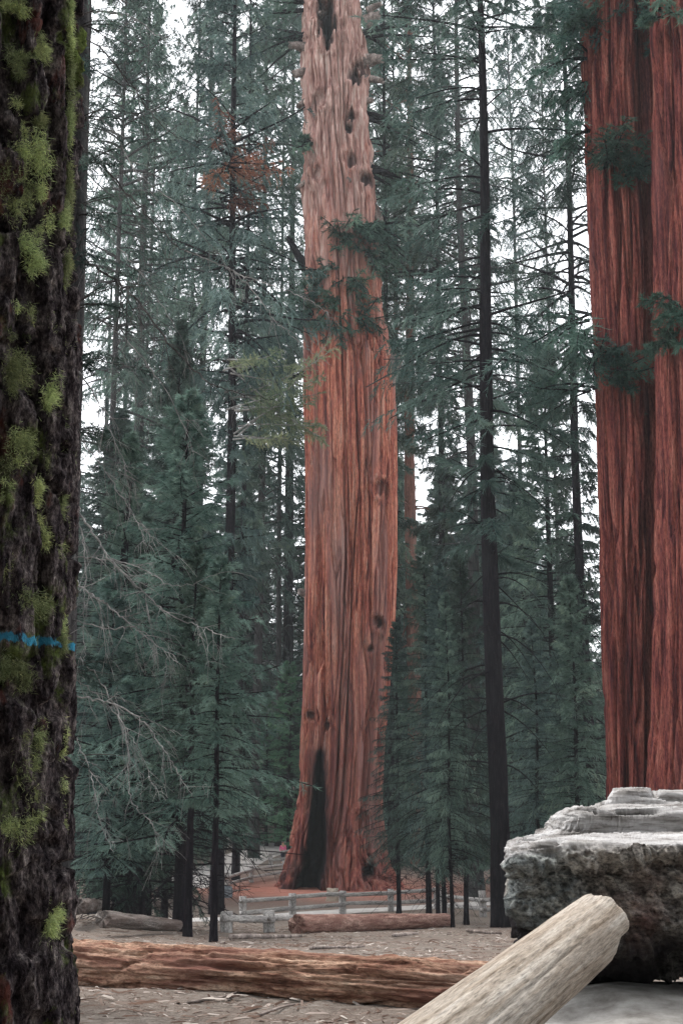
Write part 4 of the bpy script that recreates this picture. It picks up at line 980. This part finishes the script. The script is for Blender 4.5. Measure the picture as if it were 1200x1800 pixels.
log('fallen_log', a + Vector((0, 0, 0.25)), b + Vector((0, 0, 0.3)), 0.17, 0.10, M['grey_log'], 'splintered grey log poking out right of the mossy trunk', 23, 48, 120, 0.2, 0.2, 1.6)
a = on_ground(180, 1648, 0.3); b = on_ground(312, 1642, 0.22)
log('fallen_log', a + Vector((0, 0, 0.1)), b, 0.17, 0.13, M['grey_log'], 'grey log lying behind the two thick black trunks', 24, 48, 120, 0.2, 0.2, 0.8)
a = on_ground(252, 1612, 0.3); b = on_ground(345, 1604, 0.25)
log('fallen_log', a + Vector((0, 0, 0.3)), b + Vector((0, 0, 0.3)), 0.22, 0.2, M['grey_log'], 'pale log end seen between the thick black trunks and thin stems', 25, 48, 90, 0.16, 0.12, 0.6)

# the pale leaning log
CRACK = math.radians(35)
far_end = at(1052, 1628, 6.15); near_pt = at(812, 1822, 4.75)
dv = (near_pt - far_end).normalized()
near_end = far_end + dv * 4.6
log('leaning_log', far_end, near_end, 0.150, 0.165, M['pale_log'], 'smooth bleached pole-like log propped against the big broken log', 31, 150, 180, 0.05, 0.035, 0.25, crack=CRACK)

# the great broken log at the right
YF = 6.6
def slab():
    # stations along x: outline points (y, z) as polylines with the same number of corners
    def pz(px, py, Y): return at(px, py, Y).z
    x0 = at(900, 1500, YF).x
    # corner list, front bottom -> up the front -> over the stepped top -> down the back -> underside
    st = []
    #        px    undercut  bulge   lip     edge    ledge-back  step1top  step1back step2top  back
    rows = [(900, dict(bot=1640, lip=1530, edge=1496, l1=1488, s1=1484, s2=1482, s3=1480)),
            (925, dict(bot=1668, lip=1528, edge=1492, l1=1484, s1=1478, s2=1476, s3=1474)),
            (972, dict(bot=1690, lip=1528, edge=1486, l1=1476, s1=1462, s2=1458, s3=1456)),
            (990, dict(bot=1695, lip=1530, edge=1484, l1=1474, s1=1440, s2=1436, s3=1432)),
            (1020, dict(bot=1698, lip=1534, edge=1482, l1=1472, s1=1424, s2=1418, s3=1414)),
            (1075, dict(bot=1700, lip=1530, edge=1486, l1=1470, s1=1416, s2=1410, s3=1404)),
            (1092, dict(bot=1700, lip=1522, edge=1490, l1=1468, s1=1414, s2=1409, s3=1388)),
            (1120, dict(bot=1696, lip=1510, edge=1490, l1=1466, s1=1414, s2=1408, s3=1384)),
            (1200, dict(bot=1668, lip=1505, edge=1488, l1=1464, s1=1416, s2=1410, s3=1386)),
            (1300, dict(bot=1670, lip=1505, edge=1488, l1=1464, s1=1416, s2=1410, s3=1388)),
            (1500, dict(bot=1690, lip=1510, edge=1490, l1=1466, s1=1420, s2=1412, s3=1392))]
    xs = []; polys = []
    for px, r in rows:
        xs.append(at(px, 1500, YF).x)
        z = lambda k, Y: pz(600, r[k], Y)
        zb = z('bot', YF)
        polys.append([(YF + 1.7, zb - 0.28), (YF + 0.55, zb - 0.16), (YF + 0.12, zb + 0.02), (YF - 0.02, zb + 0.10), (YF - 0.04, (zb + z('lip', YF)) / 2), (YF + 0.02, z('lip', YF) - 0.02), (YF - 0.05, z('lip', YF) + 0.03), (YF - 0.02, z('edge', YF)),
                      (YF + 0.35, z('l1', YF + 0.35)), (YF + 0.42, z('l1', YF + 0.42)), (YF + 0.50, z('s1', YF + 0.50) - 0.03), (YF + 0.58, z('s1', YF + 0.58)), (YF + 0.95, z('s2', YF + 0.95)), (YF + 1.02, z('s2', YF + 1.02)), (YF + 1.08, z('s3', YF + 1.08) - 0.02), (YF + 1.2, z('s3', YF + 1.2)),
                      (YF + 2.3, z('s3', YF + 2.3) - 0.25), (YF + 2.7, 0.7), (YF + 2.5, 0.3)])
    nx, np_ = 300, 240
    XS = np.concatenate([xs[0] + (xs[-3] - xs[0]) * np.linspace(0, 1, 240) ** 1.35, np.linspace(xs[-3], xs[-1], nx - 240 + 1)[1:]])
    A = np.array(polys)                      # stations, corners, 2
    cor = np.stack([[np.interp(XS, xs, A[:, c, k]) for k in (0, 1)] for c in range(A.shape[1])], 0)   # corners, 2, nx
    cor = np.transpose(cor, (2, 0, 1))
    # resample each outline, more points on the parts that face the camera
    wts = np.array([1, 1.2, 1.5, 2, 3.2, 3.2, 1.5, 1.8, 2.6, 0.8, 1.6, 0.8, 2.2, 0.8, 1.0, 0.8, 1.6, 1.0])
    cum = np.concatenate([[0], np.cumsum(wts)]); tt = np.linspace(0, cum[-1], np_)
    seg = np.clip(np.searchsorted(cum, tt, 'right') - 1, 0, len(wts) - 1); f = (tt - cum[seg]) / wts[seg]
    PTS = cor[:, seg] * (1 - f)[None, :, None] + cor[:, seg + 1] * f[None, :, None]
    X = np.repeat(XS[:, None], np_, 1); Y = PTS[..., 0]; Z = PTS[..., 1]
    # the blunt, rounded end at the left
    sl_ = seg[None, :] + f[None, :]
    fr = np.clip((XS - xs[0]) / 0.16, 0, 1)
    scl = ((1 - (1 - fr) ** 7) ** (1 / 7))[:, None]
    yc = Y.mean(1, keepdims=True); zc = Z.mean(1, keepdims=True)
    scl = 1 - (1 - scl) * np.ones_like(X)
    Y = yc + (Y - yc) * scl; Z = zc + (Z - zc) * scl
    X = X + 0.34 * (fbm(Y * 1.6, Z * 5, 0, 4, 71) - 0.55) * (1 - np.clip((XS - xs[0]) / 0.8, 0, 1)[:, None]) + 0.2 * (Y - YF)
    # normals for displacement
    P = np.stack([X, Y, Z], -1)
    n = np.cross(np.gradient(P, axis=0), np.gradient(P, axis=1)); n = unit(n)
    if n[150, 150, 2] < 0: n = -n
    rotm = sstep(6.6, 5.4, sl_) * np.ones_like(X)
    rag = 0.9 * (fbm(X * 1.6, 0, 0, 3, 73) - 0.5)
    rotm = sstep(7.0, 6.0, sl_ + rag)
    fade = sstep(0.0, 0.10, fr)[:, None]
    rotm = np.maximum(rotm, (1 - sstep(0.3, 0.9, fr))[:, None] * (sl_ < 6.4)); 
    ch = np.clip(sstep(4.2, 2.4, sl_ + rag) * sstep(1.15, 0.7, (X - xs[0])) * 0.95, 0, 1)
    warp = 0.25 * (fbm(X * 1.5, Y * 1.5, Z * 1.5, 2, 70) - 0.5)
    strat = vnoise(X * 0.7, Y * 2.2, Z * 16 + warp * 3, 85)
    d_top = 0.05 * (np.floor(strat * 5) / 5 + 0.35 * strat - 0.6) + 0.03 * (ridge(X * 1.2 + warp, Y * 8, Z * 22 + warp * 4, 4, 75) - 0.6) + 0.035 * (fbm(X * 4, Y * 14, Z * 26, 4, 76) - 0.5) - 0.05 * sstep(0.045, 0.0, np.abs(vnoise(X * 1.3, Y * 4.5, Z * 14, 74) - 0.5))
    d_rot = 0.15 * (ridge(X * 2.2 + warp, Y * 3, (Z + X * 0.55) * 5, 4, 77) - 0.6) + 0.06 * (fbm(X * 7, Y * 7, (Z + 0.5 * X) * 13, 4, 78) - 0.5) + 0.08 * (ridge((X + Z) * 9, Y * 5, (Z - X * 0.5) * 14, 3, 79) - 0.6) + 0.05 * (fbm(X * 22, Y * 22, (Z + 0.4 * X) * 30, 2, 84) - 0.5)
    d = d_top * (1 - rotm) + d_rot * rotm
    P = P + n * (d * fade)[..., None]
    V = P.reshape(-1, 3)
    faces = [grid_faces(nx, np_, True)[:, ::-1]]
    at_rot = [rotm.ravel()]; at_ch = [ch.ravel()]
    V = V + np.random.default_rng(4).normal(0, 0.0016, V.shape)
    me = npmesh('broken_log', V, faces, False, {'rot': ('POINT', np.concatenate(at_rot)), 'char': ('POINT', np.concatenate(at_ch))}, M['slab'])
    return link('broken_log', me, None, None, 'huge broken log with bleached layered top and dark rotten side, lower right corner', 'log')
slab()

def rock(name, c, size, mat, label, seed, flat=1.0, nu=60, nv=34):
    th = np.linspace(0, 2 * math.pi, nu, endpoint=False); ph = np.linspace(0.0005, math.pi - 0.0005, nv)
    TH, PH = np.meshgrid(th, ph)
    d = np.stack([np.sin(PH) * np.cos(TH), np.sin(PH) * np.sin(TH), np.cos(PH)], -1)
    r = 0.75 + 0.55 * (fbm(d[..., 0] * 1.5 + 9, d[..., 1] * 1.5, d[..., 2] * 1.5, 4, seed)) - 0.27
    V = np.sign(d) * np.abs(d) ** 0.75 * r[..., None] * np.array(size)
    return link(name, npmesh(name, V.reshape(-1, 3), grid_faces(nv, nu, True)[:, ::-1], True, None, mat), None, c, label, 'rock')
rk = at(1135, 1800, 6.2)
rock('flat_rock', (rk.x + 0.3, 6.75, 0.13), (1.55, 1.2, 0.42), M['rock'], 'pale flat rock on the ground beneath the huge broken log', 5)
p = hit(397, 1578); rock('rock', (p.x, p.y, p.z + 0.25), (0.5, 0.5, 0.55), M['rock_grey'], 'blue-grey rock by the left end of the wooden fence', 6)

# heap of crumbled red bark behind the near log
def heap():
    nx, ny = 120, 60
    x = np.linspace(-4.6, 0.0, nx); y = np.linspace(11.9, 14.6, ny); Xh, Yh = np.meshgrid(x, y)
    e = np.exp(-(((Xh + 2.3) / 0.95) ** 2 + ((Yh - 13.1) / 0.55) ** 2) * 1.0)
    Zh = gz(Xh, Yh) - 0.05 + 0.30 * e * (0.75 + 0.5 * fbm(Xh * 3, Yh * 3, 0, 4, 15)) + 0.05 * e * (ridge(Xh * 9, Yh * 9, 0, 2, 16))
    Zh = np.where(e < 0.06, Zh - 0.1, Zh)
    return link('bark_heap', npmesh('bark_heap', np.stack([Xh, Yh, Zh], -1).reshape(-1, 3), grid_faces(ny, nx, False), True, None, M['heap']), None, None, 'low heap of crumbled orange-red bark behind the near log, left side', 'heap')
M['heap'] = fibre_mat('crumbled_bark', [(0.3, (0.08, 0.038, 0.028)), (0.5, (0.19, 0.095, 0.066)), (0.72, (0.32, 0.20, 0.145))], (0.2, 0.145, 0.12), 'x', 16, 2.5, 0.95, 0.8, 0.03, 0.6, along=0.4)
heap()

# ------------------------------------------------------------------ fences
def box_mesh(name, L, W, H, seed, mat):
    """a hand-split timber along z: slightly irregular, bevelled box"""
    rng = np.random.default_rng(seed)
    prof = np.array([(-1, -0.8), (-0.8, -1), (0.8, -1), (1, -0.8), (1, 0.8), (0.8, 1), (-0.8, 1), (-1, 0.8)]) * 0.5
    zs = np.linspace(0, 1, 6); V = []
    off = rng.normal(0, 0.06, 2)
    for z in zs:
        k = 1 + rng.normal(0, 0.06, (8, 1)); V.append(np.column_stack([prof * k * np.array([W, H]) + off * np.array([W, H]) * math.sin(z * 3.14), np.full(8, z * L)]))
    V = np.vstack(V); Q = grid_faces(6, 8, True)
    V = np.vstack([V, [[0, 0, 0], [0, 0, L]]]); i = np.arange(8); j = (i + 1) % 8
    T = np.vstack([np.stack([j, i, np.full(8, 48)], 1), np.stack([40 + i, 40 + j, np.full(8, 49)], 1)])
    return npmesh(name, V, [Q, T], False, None, mat)
POST = [box_mesh('fence_post', 1.0, 0.30, 0.27, 70 + i, M['fence']) for i in range(3)]
RAIL = [box_mesh('fence_rail', 1.0, 0.17, 0.20, 80 + i, M['fence']) for i in range(3)]
def fence(posts, label, height=0.95, rails=(0.34, 0.78), thick=1.0, over=0.15, lens=None):
    P = [hit(*p) if not isinstance(p, Vector) else p for p in posts]
    c = P[0]; e = thing('rail_fence', c, label, 'fence', 'split-rail fences along the trail')
    for i, p in enumerate(P):
        o = link('post', POST[i % 3], e, p - c + Vector((0, 0, -0.25)))
        hh = height if lens is None else lens[i]
        o.scale = (thick, thick, hh + 0.25); o.rotation_euler = (rnd.gauss(0, 0.02), rnd.gauss(0, 0.02), rnd.uniform(-0.3, 0.3))
    for i in range(len(P) - 1):
        for q, hr in enumerate(rails):
            a = P[i] + Vector((0, 0, hr + rnd.gauss(0, 0.03))); b = P[i + 1] + Vector((0, 0, hr + rnd.gauss(0, 0.03)))
            d = (b - a).normalized(); a = a - d * over + Vector((0, -0.14, 0)); b = b + d * over + Vector((0, -0.14, 0))
            o = link('rail', RAIL[(i + q) % 3], e, a - c); o.rotation_mode = 'QUATERNION'; o.rotation_quaternion = (b - a).to_track_quat('Z', 'X')
            o.scale = (thick, thick, (b - a).length)
    return e
fence([(427, 1622), (514, 1613), (602, 1607), (687, 1602), (768, 1598)], 'grey split-rail fence with four posts directly before the great sequoia', 1.05, rails=(0.42, 0.9))
fence([(780, 1604), (849, 1612), (930, 1606)], 'split-rail fence behind the thin firs, ending by the black trunk', 1.15)
fence([(398, 1639), (473, 1640), (545, 1634)], 'low single-rail fence in front, left of the smaller brown log', 0.52, rails=(0.42,), lens=[0.55, 0.6, 0.2])
fence([(399, 1566), (442, 1551), (500, 1541)], 'two-rail fence on the near side of the pale trail', 1.1, rails=(0.35, 0.85))
fence([(476, 1522), (515, 1516)], 'short fence stretch where the trail passes behind the sequoia', 1.1, rails=(0.4, 0.95))
fence([(392, 1499), (438, 1487), (486, 1480), (540, 1474)], 'three-rail fence on the far side of the pale trail', 1.15, rails=(0.3, 0.65, 1.05))

# small pale stump before the great tree
def stump(p, r, h, label, mat, seed):
    nth, nh = 30, 12; TH, S = np.meshgrid(np.arange(nth) * 2 * math.pi / nth, np.linspace(0, 1, nh))
    R = r * (1 + 0.35 * np.exp(-S * 5) + 0.16 * (vnoise(np.cos(TH) * 3, np.sin(TH) * 3, S * 2, seed) - 0.5) * 2)
    Z = S * h * (1 + 0.25 * (vnoise(np.cos(TH) * 2, np.sin(TH) * 2, 0, seed + 1) - 0.5)) - 0.1
    V = np.stack([R * np.cos(TH), R * np.sin(TH), Z], -1).reshape(-1, 3); Q = grid_faces(nh, nth, True)
    V = np.vstack([V, [[0, 0, h * 0.9 - 0.1]]]); i = np.arange(nth); T = np.stack([(nh - 1) * nth + i, (nh - 1) * nth + (i + 1) % nth, np.full(nth, len(V) - 1)], 1)
    return link('stump', npmesh('stump', V, [Q, T], True, None, mat), None, p, label, 'stump')
p = hit(584, 1584); stump(p, 0.32, 0.75, 'small pale stump just behind the fence, before the great sequoia', M['pale_log'], 3)
p = hit(152, 1606); stump(p, 0.42, 0.75, 'dark burnt stump at the edge of the mossy trunk', M['dark_bark'], 4)

# ------------------------------------------------------------------ a walker in pink, half behind the great tree
def walker():
    base = at(497, 1516, 104.0); X, Yp = base.x, 104.0; z = gz1(X, Yp)
    e = thing('person', (X, Yp, z), 'person in a pink top walking on the trail beside the great sequoia', 'person', None, 0.5)
    def skin(name, verts, edges, rad, mat, root=0):
        me = bpy.data.meshes.new(name); me.from_pydata(verts, edges, []); me.materials.append(mat)
        o = link(name, me, e)
        m = o.modifiers.new('skin', 'SKIN'); o.modifiers.new('sub', 'SUBSURF').levels = 1; o.modifiers['sub'].render_levels = 2
        for v, r in zip(me.skin_vertices[0].data, rad): v.radius = (r, r * 0.85)
        me.skin_vertices[0].data[root].use_root = True
    sk = plain('skin', (0.48, 0.29, 0.21), 0.6); pink = plain('pink_cloth', (0.75, 0.16, 0.30)); blue = plain('dark_trousers', (0.05, 0.055, 0.08)); hair = plain('brown_hair', (0.05, 0.03, 0.02))
    body = [(0, 0, 0.92), (0, 0, 1.15), (0, 0, 1.38), (0, 0, 1.47), (0, 0, 1.55), (0, 0.0, 1.64), (-0.19, 0, 1.36), (-0.24, 0.04, 1.10), (-0.22, -0.06, 0.88), (-0.215, -0.09, 0.80), (0.19, 0, 1.36), (0.24, -0.04, 1.10), (0.22, -0.14, 0.90), (0.215, -0.17, 0.82),
            (-0.10, 0, 0.86), (-0.11, -0.10, 0.48), (-0.11, 0.0, 0.08), (-0.11, -0.12, 0.04), (0.10, 0, 0.86), (0.11, 0.06, 0.48), (0.11, 0.16, 0.09), (0.11, 0.06, 0.04)]
    ed = [(0, 1), (1, 2), (2, 3), (3, 4), (4, 5), (2, 6), (6, 7), (7, 8), (8, 9), (2, 10), (10, 11), (11, 12), (12, 13), (0, 14), (14, 15), (15, 16), (16, 17), (0, 18), (18, 19), (19, 20), (20, 21)]
    rad = [0.14, 0.125, 0.13, 0.055, 0.09, 0.085, 0.06, 0.042, 0.032, 0.028, 0.06, 0.042, 0.032, 0.028, 0.10, 0.065, 0.045, 0.035, 0.10, 0.065, 0.045, 0.035]
    skin('body', body, ed, rad, sk)
    skin('top', [(0, 0, 0.90), (0, 0, 1.15), (0, 0, 1.38), (-0.19, 0, 1.37), (-0.24, 0.04, 1.10), (-0.225, -0.05, 0.92), (0.19, 0, 1.37), (0.24, -0.04, 1.10), (0.225, -0.13, 0.94)], [(0, 1), (1, 2), (2, 3), (3, 4), (4, 5), (2, 6), (6, 7), (7, 8)], [0.165, 0.145, 0.15, 0.075, 0.056, 0.046, 0.075, 0.056, 0.046], pink)
    skin('trousers', [(0, 0, 0.92), (-0.10, 0, 0.86), (-0.11, -0.10, 0.48), (-0.11, 0.0, 0.12), (0.10, 0, 0.86), (0.11, 0.06, 0.48), (0.11, 0.155, 0.13)], [(0, 1), (1, 2), (2, 3), (0, 4), (4, 5), (5, 6)], [0.15, 0.115, 0.08, 0.06, 0.115, 0.08, 0.06], blue)
    skin('hair', [(0, 0.03, 1.68), (0, 0.05, 1.60), (0, 0.06, 1.50)], [(0, 1), (1, 2)], [0.085, 0.09, 0.05], hair)
walker()

# ------------------------------------------------------------------ wood litter and fallen sticks
def litter():
    rng = np.random.default_rng(12)
    n = 54000
    D = 6.2 + 46 * rng.random(n) ** 2.2
    X = (rng.random(n) - 0.5) * (0.62 * D + 2)
    keep = fbm(X * 0.8, D * 0.8, 0, 3, 31) + 0.35 * rng.random(n) > 0.55
    D, X = D[keep], X[keep]; n = len(D)
    Ls = rng.lognormal(-3.5, 0.62, n) * (1 + D / 26); W = Ls * rng.uniform(0.05, 0.2, n); Hh = np.minimum(W * 0.35, 0.008) * rng.uniform(0.3, 1, n)
    az = rng.uniform(0, 6.283, n); tl_ = rng.normal(0, 0.10, n)
    c, s = np.cos(az), np.sin(az)
    A = np.stack([c * np.cos(tl_), s * np.cos(tl_), np.sin(tl_)], 1); B = np.stack([-s, c, 0 * s], 1); C = np.cross(A, B)
    cen = np.stack([X, D, gz(X, D) + 0.008 + Hh], 1)
    V = np.empty((n, 6, 3))
    tw = rng.uniform(0.3, 1, (n, 1))
    V[:, 0] = cen - A * Ls[:, None] / 2 - B * W[:, None] / 2; V[:, 1] = cen - A * Ls[:, None] / 2 + B * W[:, None] / 2 * tw
    V[:, 2] = cen + A * Ls[:, None] / 2 - B * W[:, None] / 2 * tw; V[:, 3] = cen + A * Ls[:, None] / 2 + B * W[:, None] / 2
    V[:, 4] = cen - A * Ls[:, None] * 0.3 + C * Hh[:, None] * 2; V[:, 5] = cen + A * Ls[:, None] * 0.35 + C * Hh[:, None] * 1.6
    f = np.array([[0, 4, 1], [2, 3, 5], [0, 2, 5], [0, 5, 4], [1, 4, 5], [1, 5, 3]])
    Fc = (np.arange(n)[:, None, None] * 6 + f[None]).reshape(-1, 3)
    tint = np.repeat(rng.random(n), 6)
    m, t, b = nodes('wood_chips')
    col = ramp(t, attr(t, 'tint'), [(0.0, (0.035, 0.022, 0.018)), (0.45, (0.12, 0.078, 0.06)), (0.8, (0.22, 0.175, 0.15)), (1.0, (0.42, 0.375, 0.335))])
    t.links.new(col, b.inputs['Base Color']); b.inputs['Roughness'].default_value = 0.95
    o = link('wood_litter', npmesh('wood_litter', V.reshape(-1, 3), Fc, False, {'tint': ('FACE', tint)}, m), kind='stuff', label='splintered wood chips and bark litter strewn over the clearing', cat='litter')
litter()
def stick(pa, pb, r, seed, label):
    a, b = hit(*pa), hit(*pb); rng = np.random.default_rng(seed)
    P = smooth_path([a, (a + b) / 2 + Vector((rng.normal(0, 0.06), rng.normal(0, 0.06), 0)), b], 12); P[:, 2] = gz(P[:, 0], P[:, 1]) + r * 1.4
    P = P - np.array(a); V, Q, T = tube(P, r * np.linspace(1, 0.5, 12) * (1 + rng.normal(0, 0.1, 12)), 7)
    link('fallen_stick', npmesh('fallen_stick', V, [Q, T], True, None, M['stub']), None, a, label, 'stick', 'sticks lying on the clearing')
stick((405, 1655), (530, 1652), 0.06, 1, 'long dark stick lying below the low single-rail fence')
stick((330, 1768), (418, 1748), 0.012, 2, 'thin stick under the near log, left of its middle')
stick((545, 1672), (640, 1668), 0.03, 3, 'stick on the open ground behind the middle of the near log')
stick((400, 1570), (440, 1566), 0.07, 4, 'curved branch on the slope left of the great sequoia')
stick((820, 1640), (880, 1646), 0.05, 5, 'short dark stick on the ground left of the broken log')
stick((690, 1650), (735, 1646), 0.05, 6, 'short reddish stick below the smaller brown log')
stick((455, 1792), (520, 1772), 0.012, 7, 'pale sliver of wood standing out of the litter below the near log')

# ------------------------------------------------------------------ the air between the trees
hz_me = bpy.data.meshes.new('haze')
lo, hi = (-905, -405, -14), (905, 905, 95)
vs = [(x, y, z) for x in (lo[0], hi[0]) for y in (lo[1], hi[1]) for z in (lo[2], hi[2])]
hz_me.from_pydata(vs, [], [(0, 1, 3, 2), (4, 6, 7, 5), (0, 4, 5, 1), (2, 3, 7, 6), (0, 2, 6, 4), (1, 5, 7, 3)])
hm_ = bpy.data.materials.new('haze'); hm_.use_nodes = True; ht = hm_.node_tree; ht.nodes.clear()
out = ht.nodes.new('ShaderNodeOutputMaterial'); pv = ht.nodes.new('ShaderNodeVolumePrincipled')
pv.inputs['Color'].default_value = (0.80, 0.88, 0.90, 1); pv.inputs['Density'].default_value = 0.0003; pv.inputs['Anisotropy'].default_value = 0.2
ht.links.new(pv.outputs[0], out.inputs['Volume'])
hz_me.materials.append(hm_)
link('haze', hz_me, kind='stuff')
